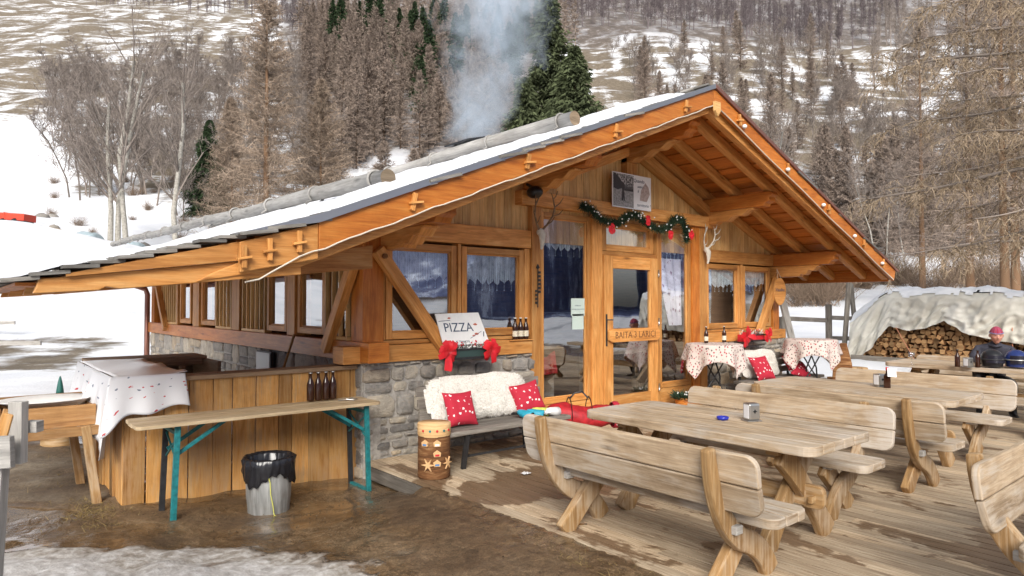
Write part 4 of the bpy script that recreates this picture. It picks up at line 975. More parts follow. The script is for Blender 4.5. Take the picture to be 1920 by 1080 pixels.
# snow lying on the left roof slope
def roofsnow():
    m = MB()
    def t(x, y):
        e = min(smooth(-1.42, -.9, y), smooth(-1.22, -.95, x), smooth(4.1, 3.9, x)); n = FBM(x, y, 1.1, 5)
        near = smooth(3.5, -1.4, y) * (1 if -.25 < x < 2.0 else .35)
        band = -.10 * smooth(-.6, -1.1, x) * smooth(6, 0, y)
        return .075 * e + .055 * n - .035 * near * 0 + band + (.02 if x < -.3 else 0) - .03 * (1 - e)
    NX, NY = 110, 190; V = {}
    def P(u, v):
        x = lerp(-1.25, 4.08, u); y = lerp(-1.5, 11.4, v ** 1.3); return Vector((x, y, zr(x) + .012 + max(-.02, t(x, y))))
    m.grid(P, NX, NY, keep=lambda u, v: t(lerp(-1.25, 4.08, u), lerp(-1.5, 11.4, v ** 1.3)) > -.015)
    def t2(x, y): return .05 * min(smooth(-1.3, -.7, y), smooth(-3.05, -2.6, x)) + .06 * FBM(x, y, .8, 5) - .012
    def zl(x): return np.interp(x, [-3.12, -1.78, -1.15], [1.79, 2.14, 2.315])
    m.grid(lambda u, v: (lerp(-3.1, -1.2, u), lerp(-1.45, 3.05, v), zl(lerp(-3.1, -1.2, u)) + .012 + max(-.02, t2(lerp(-3.1, -1.2, u), lerp(-1.45, 3.05, v)))), 50, 90, keep=lambda u, v: t2(lerp(-3.1, -1.2, u), lerp(-1.45, 3.05, v)) > -.015)
    tag(m.build('snow', 'snow'), kind='stuff', label='melting snow sheet on the left roof slope', cat=None)
roofsnow()
# chimney
def chimney():
    x, y = 3.82, 3.2; z = zr(x)
    c = part('chimney', 'mortar', lambda m: bx(m, x - .26, x + .26, y - .26, y + .26, z - .3, 4.40), 0)
    part('chimney_cap', 'iron', lambda m: (m.prism([(-.38, 0), (0, .10), (.38, 0), (.38, -.03), (0, .06), (-.38, -.03)], (x, y, 4.50), (1, 0, 0), (0, 0, 1), (0, 1, 0), .7), *[bx(m, x + a - .02, x + a + .02, y + b - .02, y + b + .02, 4.38, 4.52) for a in (-.22, .22) for b in (-.22, .22)]), 0, c)
chimney()
def smoke():
    m = MB(); x, y = 3.95, 3.2
    m.box((x + .45, y, 6.9), (4.4, 3.2, 4.7)); me = m.mesh('smoke', []); me.materials.clear()
    mt = bpy.data.materials.new('smoke'); mt.use_nodes = True; nt = mt.node_tree; nt.nodes.clear(); out = nd(nt, 'OutputMaterial'); v = nd(nt, 'VolumePrincipled')
    v.inputs['Color'].default_value = (.80, .90, 1, 1); v.inputs['Anisotropy'].default_value = .1
    P = geo(nt); n = noise_(nt, P, 1.15, 6, .6, .9); n2 = noise_(nt, P, 4.2, 4, .6)
    sp = nd(nt, 'SeparateXYZ'); lk(nt, P, sp.inputs[0]); zf = nd(nt, 'MapRange'); zf.inputs[1].default_value = 4.5; zf.inputs[2].default_value = 9.3; lk(nt, sp.outputs[2], zf.inputs[0]); t = zf.outputs[0]
    wob = math_(nt, 'MULTIPLY', math_(nt, 'SINE', math_(nt, 'MULTIPLY', t, 6.5)), .22)
    cx = math_(nt, 'ADD', math_(nt, 'ADD', x - .20, math_(nt, 'MULTIPLY', t, 1.1)), wob)
    rad = math_(nt, 'ADD', .50, math_(nt, 'MULTIPLY', t, 1.25))
    dx = math_(nt, 'DIVIDE', math_(nt, 'SUBTRACT', sp.outputs[0], cx), rad); dy = math_(nt, 'DIVIDE', math_(nt, 'SUBTRACT', sp.outputs[1], y), rad)
    d2 = math_(nt, 'ADD', math_(nt, 'MULTIPLY', dx, dx), math_(nt, 'MULTIPLY', dy, dy))
    f = math_(nt, 'SUBTRACT', math_(nt, 'ADD', math_(nt, 'MULTIPLY', n, 3.4), math_(nt, 'MULTIPLY', n2, 1.0)), math_(nt, 'ADD', 1.62, math_(nt, 'MULTIPLY', d2, .75)), clamp=True)
    fade = ramp(nt, t, [(0, (0,) * 3), (.04, (1,) * 3), (.6, (.7,) * 3), (1, (.0,) * 3)])
    lk(nt, math_(nt, 'MULTIPLY', math_(nt, 'MULTIPLY', f, fade), 1.5), v.inputs['Density']); lk(nt, v.outputs[0], out.inputs['Volume'])
    me.materials.append(mt); o = bpy.data.objects.new('chimney_smoke', me); scn.collection.objects.link(o); tag(o, kind='stuff', label='pale blue wood smoke rising from the chimney')
smoke()
# ------------------------------------------------------------------ rustic tables and benches
def curved(p, c, q, n=9):
    return [((1 - t) ** 2 * p[0] + 2 * t * (1 - t) * c[0] + t * t * q[0], (1 - t) ** 2 * p[1] + 2 * t * (1 - t) * c[1] + t * t * q[1]) for t in [i / n for i in range(n + 1)]]
def strip(center, widths):
    """polygon of varying width along a 2D centre line"""
    L = []; Rr = []; n = len(center)
    for i, (x, y) in enumerate(center):
        a = center[max(0, i - 1)]; b = center[min(n - 1, i + 1)]; dx, dy = b[0] - a[0], b[1] - a[1]; l = math.hypot(dx, dy) or 1
        w_ = np.interp(i / (n - 1), [j / (len(widths) - 1) for j in range(len(widths))], widths) / 2
        L.append((x - dy / l * w_, y + dx / l * w_)); Rr.append((x + dy / l * w_, y - dx / l * w_))
    return L + Rr[::-1]
def rounded(x0, x1, z0, z1, r, n=5, corners=(1, 1, 1, 1)):
    pts = []
    for (cx, cz, a0, k) in ((x1 - r, z1 - r, 0, 0), (x0 + r, z1 - r, 90, 1), (x0 + r, z0 + r, 180, 2), (x1 - r, z0 + r, 270, 3)):
        if corners[k]: pts += [(cx + r * math.cos(R(a0 + 90 * i / n)), cz + r * math.sin(R(a0 + 90 * i / n))) for i in range(n + 1)]
        else: pts.append((cx + (r if a0 in (0, 270) else -r), cz + (r if a0 in (0, 90) else -r)))
    return pts
def planks_top(W, L, th, n, z, rc=.09, seed=0):
    """plank top with rounded outer corners, planks along y"""
    random.seed(seed); mb = MB(); g = .004; pw = W / n
    for i in range(n):
        a = -W / 2 + i * pw + g / 2; b = a + pw - g; e = random.uniform(-.004, .004)
        if i == 0: pts = rounded(a, b, -L / 2 + e, L / 2 + e, rc, 5, (0, 1, 1, 0))
        elif i == n - 1: pts = rounded(a, b, -L / 2 + e, L / 2 + e, rc, 5, (1, 0, 0, 1))
        else: pts = [(b, -L / 2 + e), (b, L / 2 + e), (a, L / 2 + e), (a, -L / 2 + e)][::1]
        mb.prism(pts, (0, 0, z - th / 2 + random.uniform(-.001, .001)), (1, 0, 0), (0, 1, 0), (0, 0, 1), th, uaxis=1)
    return mb
EX, EY, EZ = (1, 0, 0), (0, 1, 0), (0, 0, 1)
def make_table(L=1.95, W=.9, seed=1):
    t = thing('picnic_table', 'x', 'table')
    planks_top(W, L, .065, 6, .76, .09, seed).build('tabletop', 'bench', t, .008)
    for sy in (-1, 1):
        y = sy * (L / 2 - .33)
        for k, s in enumerate((-1, 1)):
            m = MB(); c = curved((s * .36, .0), (s * .13, .30), (-s * .28, .66), 10)
            m.prism(strip(c, (.18, .15, .14, .15, .18)), (0, y + (.036 if k else -.036) * sy, 0), EX, EZ, EY, .07, uaxis=1); m.build('leg', 'bench_leg', t, .014)
        m = MB(); m.box((0, y, .675), (W * .74, .09, .06)); m.build('cleat', 'bench_leg', t, .008)
    m = MB(); m.box((0, 0, .33), (.055, L - .5, .12)); m.build('stretcher', 'bench_leg', t, .01)
    for sy in (-1, 1):
        m = MB(); m.prism([(x_, z_ + .01) for x_, z_ in rounded(-.0, .17, .25, .41, .05)], (-.0, 0, 0), (0, sy, 0), EZ, EX, .05)
        for v in m.v: v.y += sy * (L / 2 - .30)
        m.box((0, sy * (L / 2 - .20), .33), (.16, .035, .05)); m.build('tenon', 'bench_leg', t, .01)
    return t
def make_bench(L=1.92, back=True, seed=2):
    """backrest at -x, seat towards +x"""
    t = thing('rustic_bench', 'x', 'bench')
    D = .40; m = planks_top(D, L, .06, 3, .45, .07, seed)
    for v in m.v: v.x += .25
    m.build('seat', 'bench', t, .008)
    for sy in (-1, 1):
        y = sy * (L / 2 - .30)
        # straight leg: seat front -> rear foot ; curved one: back top -> front foot
        m = MB(); m.prism(strip(curved((.40, .39), (.18, .19), (-.02, 0), 8), (.17, .14, .15)), (0, y - .034 * sy, 0), EX, EZ, EY, .065, uaxis=1); m.build('leg', 'bench_leg', t, .012)
        m = MB()
        if back: c = curved((-.185, .84), (-.15, .44), (.13, .27), 9) + curved((.13, .27), (.36, .20), (.46, .0), 7)[1:]; wd = (.07, .10, .13, .14, .14, .15)
        else: c = curved((.08, .39), (.25, .2), (.46, 0), 8); wd = (.14, .12, .13)
        poly = strip(c, wd)
        m.prism(poly, (0, y + .034 * sy, 0), EX, EZ, EY, .065, uaxis=1); m.build('leg', 'bench_leg', t, .014)
        m = MB(); m.box((.22, y, .395), (.40, .07, .05)); m.box((.03, y + .075 * sy, .355), (.07, .05, .05)); m.build('cleat', 'palegrey', t, .006)
    if back:
        for z0, z1, x0, tilt, c in ((.652, .825, -.105, .12, (1, 1, 0, 0)), (.482, .650, -.072, .24, (0, 0, 1, 1))):
            m = MB(); d = Vector((-math.sin(tilt), 0, math.cos(tilt))); n = Vector((math.cos(tilt), 0, math.sin(tilt)))
            m.prism(rounded(-L / 2, L / 2, -(z1 - z0) / 2, (z1 - z0) / 2, .075, 5, c), Vector((x0, 0, (z0 + z1) / 2)), EY, d, n, .042); m.build('backrest_plank', 'bench', t, .010, 3)
    return t
T1 = make_table(); T1.location = (1.17, -3.48, 0); T1['label'] = 'weathered plank picnic table nearest the camera with the blue ashtray on it'; T1['group'] = 'rustic picnic tables'
T2 = copyt(T1, (4.12, -3.34, 0), 0, 'weathered plank picnic table in the middle of the deck with holder and bottle', (1.08, 1.03, 1))
T3 = copyt(T1, (8.1, -3.45, 0), 0, 'weathered plank picnic table at which the man in the knitted cap sits', (1.12, 1.25, 1))
B1 = make_bench(); B1.location = (.10, -3.56, 0); B1['label'] = 'rustic bench nearest the camera, seen from behind, left of the first table'; B1['group'] = 'rustic benches on the deck'
B2 = copyt(B1, (2.27, -3.36, 0), R(180), 'rustic bench on the far side of the nearest table, backrest towards the second table')
B3 = copyt(B1, (3.08, -3.52, 0), 0, 'rustic bench seen from behind, left of the middle table')
B4 = copyt(B1, (5.36, -3.44, 0), R(180), 'rustic bench on the far side of the middle table')
B6 = copyt(B1, (9.55, -3.1, 0), R(180), 'rustic bench behind the farthest table on which the man sits', (1, 1.15, .92))
B7 = copyt(B1, (1.62, -5.43, 0), R(-90), 'rustic bench cut by the right edge of the picture, only its backrest end in view')
B8 = make_bench(1.7, back=False); B8.location = (6.7, -3.75, 0); B8['label'] = 'low backless bench in front of the farthest table'; B8['group'] = 'rustic benches on the deck'

# ------------------------------------------------------------------ bar counter, cloth, beer table, bin
def bar():
    t = thing('bar_counter', 'outdoor bar counter clad with rough vertical boards and a grey plank top', 'bar counter')
    random.seed(9); m = MB(); x = -2.2
    while x < -.03:
        wv = random.uniform(.13, .23); xe = min(x + wv, -.02); j = lambda: random.uniform(-.008, .008)
        m.prism([(x + .004 + j(), -.30), (xe - .004 + j(), -.30), (xe - .004, .955), (x + .004, .955)], (0, .09 + random.uniform(-.006, .006), 0), EX, EZ, EY, .03, uaxis=1); x = xe
    m.build('front_boards', 'panel', t, .004)
    m = MB(); y = .1
    while y < 1.9:
        wv = random.uniform(.12, .2); b = random.uniform(-.03, .03)
        m.prism([(y, -.3), (y + wv - .01, -.3), (y + wv - .01, 1.0), (y, 1.0)], (-2.19 - (.02 if int(y * 10) % 3 == 0 else 0), 0, 0), EY, EZ, EX, .03, uaxis=1); y += wv
    m.build('side_boards', 'panel', t, .004)
    m = MB(); bx(m, -1.76, -.02, .03, .30, .958, 1.0); m.build('countertop', 'counter', t, .006)
    m = MB(); bx(m, -2.24, -1.74, .02, 1.95, 1.0, 1.02); m.build('countertop', 'palegrey', t, .004)
    m = MB()
    bx(m, -2.2, -1.0, 2.0, 2.5, 1.0, 1.035); bx(m, -1.04, -1.0, 1.45, 2.5, .5, 1.0); bx(m, -2.2, -1.0, 2.46, 2.5, .3, 1.0); bx(m, -2.2, -1.05, 2.0, 2.03, .93, 1.0); bx(m, -1.3, -1.24, 1.98, 2.04, .3, .93)
    m.build('back_shelf', 'counter', t, .005)
    # plastic-coated cloth hanging over the left arm: its own thing
    m = MB(); random.seed(5)
    def cloth(u, v):
        # v 0..1 across: hangs left (v<.3), top, ; u along y from back to the front, then hangs over the front
        x0, x1 = -2.25, -1.72; z = 1.03
        s = v * 1.15; 
        if s < .62: dz = .62 - s; x = x0 - .012 - .05 * dz - .022 * math.sin(u * 34) * dz * 1.5; zz_ = z - dz
        else: x = x0 + (s - .62); zz_ = z
        y = lerp(2.0, -.0, u)
        return Vector((x, y, zz_))
    def left(u, v):   # hanging left side
        y = lerp(1.98, -.02, u); hang = .36 + .16 * smooth(.45, .72, u) + .14 * smooth(.72, .95, u) + .02 * math.sin(u * 21); dz = v * hang
        fl = .02 * math.sin(u * 26) * v + .015 * math.sin(u * 57 + 1) * v
        return (-2.285 - .015 - fl - .10 * v * smooth(.55, .5, abs(u - .5)) * 0 - .06 * v - .10 * v * math.exp(-((u - .62) / .1) ** 2), y, 1.035 - dz)
    m.grid(left, 70, 14)
    m.grid(lambda u, v: (lerp(-2.288, -1.72, v), lerp(1.98, -.005, u), 1.035 + .004 * math.sin(u * 9 + v * 4) + .02 * smooth(.8, 1, v) * max(0, math.sin(u * 15))), 50, 10, mi=1)
    def front(u, v):
        hang = .30 + .20 * math.exp(-((u - .02) / .22) ** 2) - .03 * math.sin(u * 9)
        return (lerp(-2.325, -1.74, u) + .05 * v * (u - .3) - .05 * v * (1 - u), -.005 - .03 * v - .016 * math.sin(u * 15) * v - .01, 1.035 - v * hang)
    m.grid(front, 40, 14)
    o = m.build('oilcloth', ['oilcloth', 'oilcloth_top']); tag(o, 'white oilcloth printed with red and blue kitchen motifs draped over the bar counter end', 'tablecloth')
    sm = o.modifiers.new('thick', 'SOLIDIFY'); sm.thickness = .002
M['oilcloth_top'] = plain('oilcloth_top', (.76, .76, .76), .2, spec=.8)
bar()
M['standwood'] = wood('standwood', (.26, .13, .05), (.42, .23, .09), (.54, .33, .15), weather=(.33, .26, .19), wamt=.3)
def washstand():
    t = thing('wash_stand', 'rough wooden trough stand left of the bar counter', 'stand', (-2.72, .78, 0))
    m = MB(); bx(m, -.30, .36, -.42, -.39, .60, .78); bx(m, -.30, .36, .39, .42, .60, .80); bx(m, -.33, -.30, -.46, .44, .58, .80); bx(m, .33, .36, -.40, .40, .6, .76); bx(m, -.3, .33, -.39, .39, .60, .62); m.build('trough', 'standwood', t, .005)
    m = MB(); bx(m, -.34, .40, -.47, -.42, .52, .60); m.build('rail', 'standwood', t, .005); m = MB(); bx(m, -.34, .40, .36, .41, .52, .60); m.build('rail', 'standwood', t, .005)
    for a, b in ((.28, -.44), (.26, .35)):
        m = MB(); m.beam((a, b, .6), (a + .10, b - .03, -.15), .07, .07, (0, 1, 0)); m.build('leg', 'bench_leg', t, .006)
    m = MB(); m.beam((-.25, -.48, .80), (-.36, -.50, .42), .07, .04, (0, -1, 0)); m.build('bracket', 'standwood', t, .005)
    m = MB(); m.lathe([(.0, .0), (.24, .0), (.30, .05), (.315, .055), (.31, .06), (.25, .012), (0, .012)], (0, 0, 0), 28); m.v = [Vector((v.x * 1.15 + .04, v.y * .95, v.z + .75)) for v in m.v]
    for v in m.v: v += Vector((-2.72, .78, 0))
    m.build('washing_tray', 'white', label='shallow oval white tray lying in the wooden trough', cat='tray')
    # sawn trunk piece standing behind it
    m = MB(); m.lathe([(.22, 0), (.19, .1), (.16, .5), (.15, .62), (0, .62)], (-2.32, 3.3, -.15), 12, wob=lambda a, z: 1 + .08 * math.sin(3 * a)); m.build('tree_stump', 'bench_leg', label='pale stump standing in the snow behind the trough', cat='stump')
    m = MB(); m.lathe([(.0, 0), (.05, 0), (.045, .06), (.03, .16), (.01, .25), (.0, .26)], (-2.14, 5.0, .36), 8); m.build('folded_parasol', 'tarpgreen2', label='folded dark green parasol behind the trough', cat='parasol')
M['tarpgreen2'] = plain('tarpgreen2', (.02, .12, .10), .6)
washstand()
def beertable():
    t = thing('beer_table', 'long narrow pale wooden folding table with teal steel legs against the bar', 'table', (0, 0, 0))
    m = planks_top(.50, 2.12, .028, 3, 0, .05, 3); m.v = [Vector((v.y - 1.17, v.x - .37, v.z + .695)) for v in m.v]; m.build('tabletop', 'beertop', t, .004)
    for x, s in ((-1.92, 1), (-.24, -1)):
        for y, mat in ((-.54, 'teal'), (-.16, 'iron')):
            m = MB(); m.beam((x, y, .67), (x - .03 * s, y, -.17), .045, .03, (0, 1, 0)); m.build('leg', mat, t, .003)
        m = MB(); m.beam((x + .38 * s, -.5, .66), (x, -.5, .42), .03, .02, (0, 1, 0)); m.beam((x + .38 * s, -.2, .66), (x, -.2, .42), .03, .02, (0, 1, 0)); m.beam((x, -.54, .60), (x, -.16, .60), .03, .03); m.beam((x, -.53, .56), (x, -.17, .36), .014, .014); m.beam((x, -.17, .56), (x, -.53, .36), .014, .014)
        f = MB(); f.beam((x - .03 * s, -.54, -.16), (x - .03 * s, -.16, -.16), .04, .02); f.build('foot_bar', 'teal', t)
        m.build('brace', 'teal', t, .002)
    o = MB(); o.tube([(-.42, -.30, .70), (-.36, -.34, .705), (-.30, -.30, .705), (-.24, -.35, .705), (-.30, -.4, .705), (-.36, -.36, .71), (-.27, -.31, .715)], .006, 5); o.build('chain', 'steel', label='small steel chain lying at the right end of the beer table', cat='chain')
beertable()
def bottle_mb(h=.26, r=.033, label=True):
    m = MB(); m.lathe([(0, 0), (r * .96, 0), (r, .01 * h / .26), (r, h * .55), (r * .86, h * .64), (r * .42, h * .80), (r * .38, h * .95), (r * .46, h * .955), (r * .46, h), (0, h)], (0, 0, 0), 14); return m
def bottle(x, y, z, lab, h=.26, r=.033, cap='redshine', paper=None, grp='glass bottles'):
    t = thing('bottle', lab, 'bottle', (x, y, z), random.random() * 6, grp)
    bottle_mb(h, r).build('glass_body', 'bottle', t); m = MB(); m.lathe([(r * .5, h * .97), (r * .52, h * 1.005), (0, h * 1.01)], (0, 0, 0), 10); m.build('cap', cap, t)
    if paper: m = MB(); m.lathe([(r * 1.03, h * .14), (r * 1.03, h * .40)], (0, 0, 0), 14); m.build('paper_label', paper, t)
    return t
M['paper'] = plain('paper', (.68, .62, .48), .7, var=.3, nscale=60)
for k, (dx, l) in enumerate(((0, 'leftmost of the four dark bottles on the beer table'), (.075, 'second from the left of the four dark bottles on the beer table'), (.15, 'third from the left of the four dark bottles on the beer table'), (.22, 'rightmost of the four dark bottles on the beer table'))):
    bottle(-.66 + dx * 1.05, -.20, .71, l, .27, .036, 'steel', grp='bottles on the beer table')
for k, l in enumerate(('left of the three labelled bottles on the window ledge', 'middle of the three labelled bottles on the window ledge', 'right of the three labelled bottles on the window ledge')):
    bottle(2.07 + .09 * k, -.045 - .0 * k, 1.20, l, .27, .036, 'white', 'paper', 'bottles on the window ledge')
part('sill_board', 'larch', lambda m: bx(m, 1.95, 2.33, -.10, -.02, 1.185, 1.2))
def bin_():
    t = thing('dustbin', 'dented galvanised dustbin with a black bin bag folded over the rim', 'dustbin', (-1.21, -.62, -.15), .3)
    random.seed(4); m = MB(); wob = lambda a, z: 1 + .012 * math.sin(14 * a) + .01 * math.sin(5 * a + z * 9)
    m.lathe([(0, .01), (.165, 0), (.17, .01), (.178, .12), (.182, .13), (.186, .28), (.193, .44), (.2, .46)], (0, 0, 0), 84, wob=wob); m.build('body', 'galv', t)
    m = MB(); m.lathe([(.204, .30), (.216, .34), (.212, .42), (.217, .475), (.20, .487), (.18, .46), (.165, .36), (.15, .30), (0, .27)], (0, 0, 0), 72, wob=lambda a, z: 1 + .035 * math.sin(9 * a + z * 30) * (1 if z > .3 else .6) + .03 * math.sin(23 * a - z * 14) + .02 * math.sin(41 * a))
    for v in m.v:
        if v.z < .345 and v.length > .22: v.z += .05 * math.sin(math.atan2(v.y, v.x) * 3 + 1) + .015 * math.sin(math.atan2(v.y, v.x) * 17)
    M['bag'] = plain('bag', (.014, .014, .017), .22); m.build('bin_bag', 'bag', t)
    M['string'] = plain('string', (.62, .62, .12), .6)
    m = MB(); m.tube([(-.13, -.16, .36), (-.12, -.175, .30), (-.11, -.17, .2), (-.09, -.175, .1), (-.08, -.18, .02), (-.02, -.22, .004), (.05, -.25, .004)], .004, 5); m.build('string', 'string', t)
bin_()
def stumpseat():
    t = thing('stump_seat', 'upright log stool with carved houses and flowers in its bark', 'stool', (.22, -1.03, 0), -.4)
    m = MB(); m.lathe([(0, 0), (.152, 0), (.158, .02), (.155, .40)], (0, 0, 0), 26, wob=lambda a, z: 1 + .02 * math.sin(4 * a)); m.build('bark_body', 'bark', t)
    m = MB(); m.lathe([(.155, .395), (.158, .41), (.160, .50), (.154, .515), (0, .517)], (0, 0, 0), 26); m.build('peeled_top', 'endgrain', t)
    M['blue'] = plain('blue', (.10, .22, .42), .5, var=.4, nscale=60); M['carve'] = plain('carve', (.62, .38, .18), .6)
    def onbark(a, z, shape, mat, name, s=1., th=.01, rr=.158):
        m = MB(); n = Vector((math.cos(a), math.sin(a), 0)); tx = Vector((-math.sin(a), math.cos(a), 0)); m.prism([(p * s, q * s) for p, q in shape], n * rr + Vector((0, 0, z)), tx, EZ, n, th); m.build(name, mat, t, .001)
    house = [(-.026, -.02), (.026, -.02), (.032, .012), (0, .035), (-.032, .012)]; fa = R(-120) + .4
    for a, z, inner in ((-.62, .335, 'blue'), (.12, .335, 'white'), (.12, .24, 'red'), (.12, .15, 'blue')):
        onbark(fa + a, z, house, 'carve', 'carved_house', 1.15, .018); onbark(fa + a, z - .004, [(-.02, -.012), (.02, -.012), (.02, .006), (-.02, .006)], inner, 'house_front', 1, .022, .160)
    star = [(.062 * math.cos(i * math.pi / 6) * (1 if i % 2 == 0 else .3), .062 * math.sin(i * math.pi / 6) * (1 if i % 2 == 0 else .3)) for i in range(12)]
    onbark(fa - .42, .14, star, 'carve', 'carved_flower', 1.1, .02); onbark(fa + .85, .15, star, 'carve', 'carved_flower', 1, .02)
    for k, a in enumerate((-.75, -.3, .12, .55, .95)): onbark(fa + a, .455, [(.011 * math.cos(i), .011 * math.sin(i)) for i in range(6)], ('red', 'teal')[k % 2], 'painted_dot', 1.1, .008, .161)
stumpseat()

# ------------------------------------------------------------------ slatted benches with fleeces and cushions
def slat_bench(x0, x1, yf, yb, lab):
    t = thing('slatted_bench', lab, 'bench'); L = x1 - x0; n = 4; random.seed(int(x0 * 10) + 3)
    for i in range(n):
        y = lerp(yf + .05, yb - .05, i / (n - 1)); m = MB(); m.box(((x0 + x1) / 2 + random.uniform(-.02, .02), y, .375), (L, .115, .045), jit=.002); m.build('seat_slat', 'grey', t, .006)
    for i in range(3):
        m = MB(); m.box(((x0 + x1) / 2, yb + .02 + .03 * i, .50 + .12 * i), (L, .03, .10)); m.build('backrest_slat', 'grey', t, .005)
    for x in (x0 + .28, x1 - .28):
        m = MB(); m.beam((x, yf + .03, .35), (x, yf + .10, .0), .05, .035, (0, 1, 0)); m.beam((x, yb, .35), (x, yb - .02, .0), .05, .035, (0, 1, 0)); m.beam((x, yf + .02, .345), (x, yb + .06, .345), .05, .03); m.beam((x, yb + .05, .33), (x, yb + .12, .80), .04, .03, (0, 1, 0)); m.build('leg_frame', 'iron', t, .003)
    m = MB(); m.beam((x0 + .28, yf + .1, .12), (x1 - .28, yf + .1, .12), .02, .02); m.build('tie_bar', 'iron', t)
    return t
def cushion(c, w_, h_, th, ax, az, lab, seed=1):
    random.seed(seed); ax = Vector(ax).normalized(); az = Vector(az).normalized(); n = ax.cross(az).normalized(); c = Vector(c); m = MB()
    for sg in (-1, 1):
        def f(u, v):
            a, b = 2 * u - 1, 2 * v - 1; e = (1 - abs(a) ** 3.2) * (1 - abs(b) ** 3.2); px_ = a * (1 - .10 * (1 - b * b) * abs(a)); pz_ = b * (1 - .10 * (1 - a * a) * abs(b))
            return c + ax * px_ * w_ / 2 + az * pz_ * h_ / 2 + n * (sg * th / 2 * (max(0, e) ** .5) + .012 * FBM(a + seed, b, .5, 2) * e)
        m.grid(f, 18, 18, uvs=.4)
    return m.build('cushion', 'cushion', label=lab, cat='cushion', group='red printed cushions')
def fleece_rug(x0, x1, y, ztop, zbot, lean, lab, seed=3):
    random.seed(seed); m = MB(); N1, N2 = 46, 34
    def prof(v):   # over the back slats, down to the seat
        return (y + lean * (1 - v), lerp(zbot, ztop, v))
    def inside(u, v):
        a = u * 2 - 1; b = v * 2 - 1; return abs(a) ** 5 * (1 + .1 * math.sin(v * 9)) + abs(b) ** 5 < 1.0 + .12 * FBM(u * 3, v * 3, .6, 3)
    def f(u, v):
        yy, z = prof(v); p = Vector((lerp(x0, x1, u), yy, z)); a = abs(u * 2 - 1); b = abs(v * 2 - 1); k = (1 - a ** 6) * (1 - b ** 6)
        return p + Vector((0, -.075 * k - .01 + .008 * FBM(u * 8 + seed, v * 6, 1, 4), .015 * FBM(u * 5, v * 5 + 9, 1, 3)))
    m.grid(f, N1, N2, keep=inside)
    # tufts
    for i in range(9000):
        u, v = random.random(), random.random()
        if not inside(u, v): continue
        p = f(u, v); d = Vector((random.gauss(0, .6), -.7, random.gauss(-.5, .5))); edge = max(abs(u * 2 - 1), abs(v * 2 - 1))
        if edge > .85: d += Vector(((u * 2 - 1) * 1.2, 0, (v * 2 - 1) * 1.2))
        d.normalize(); ribbon(m, p, p + d * random.uniform(.008, .024), .004, .001, random.random())
    return m.build('sheepskin', 'fleece', label=lab, cat='sheepskin')
slat_bench(.32, 2.0, -1.08, -.62, 'grey slatted bench with iron legs against the left stone wall')
fleece_rug(.40, 1.78, -.50, .87, .42, -.16, 'white sheepskin draped over the backrest of the left slatted bench', 3)
cushion((.66, -.84, .575), .36, .36, .13, (1, -.05, -.02), (-.03, .35, 1), 'red printed cushion at the left end of the bench by the stump stool', 1)
cushion((1.66, -.74, .585), .37, .36, .14, (1, -.25, .18), (-.16, .40, 1), 'red printed cushion at the right end of the left bench beside the gloves', 2)
slat_bench(6.35, 8.5, -.92, -.45, 'grey slatted bench with iron legs under the right windows')
fleece_rug(6.55, 7.75, -.34, .86, .42, -.14, 'white sheepskin draped over the backrest of the right slatted bench', 8)
cushion((6.75, -.72, .60), .36, .42, .13, (1, -.35, .05), (-.2, .4, 1), 'red printed cushion standing on the right bench below the first round table', 4)
cushion((7.85, -.75, .54), .55, .36, .14, (1, -.2, -.25), (.1, .65, 1), 'red printed cushion lying tilted at the far end of the right bench', 5)
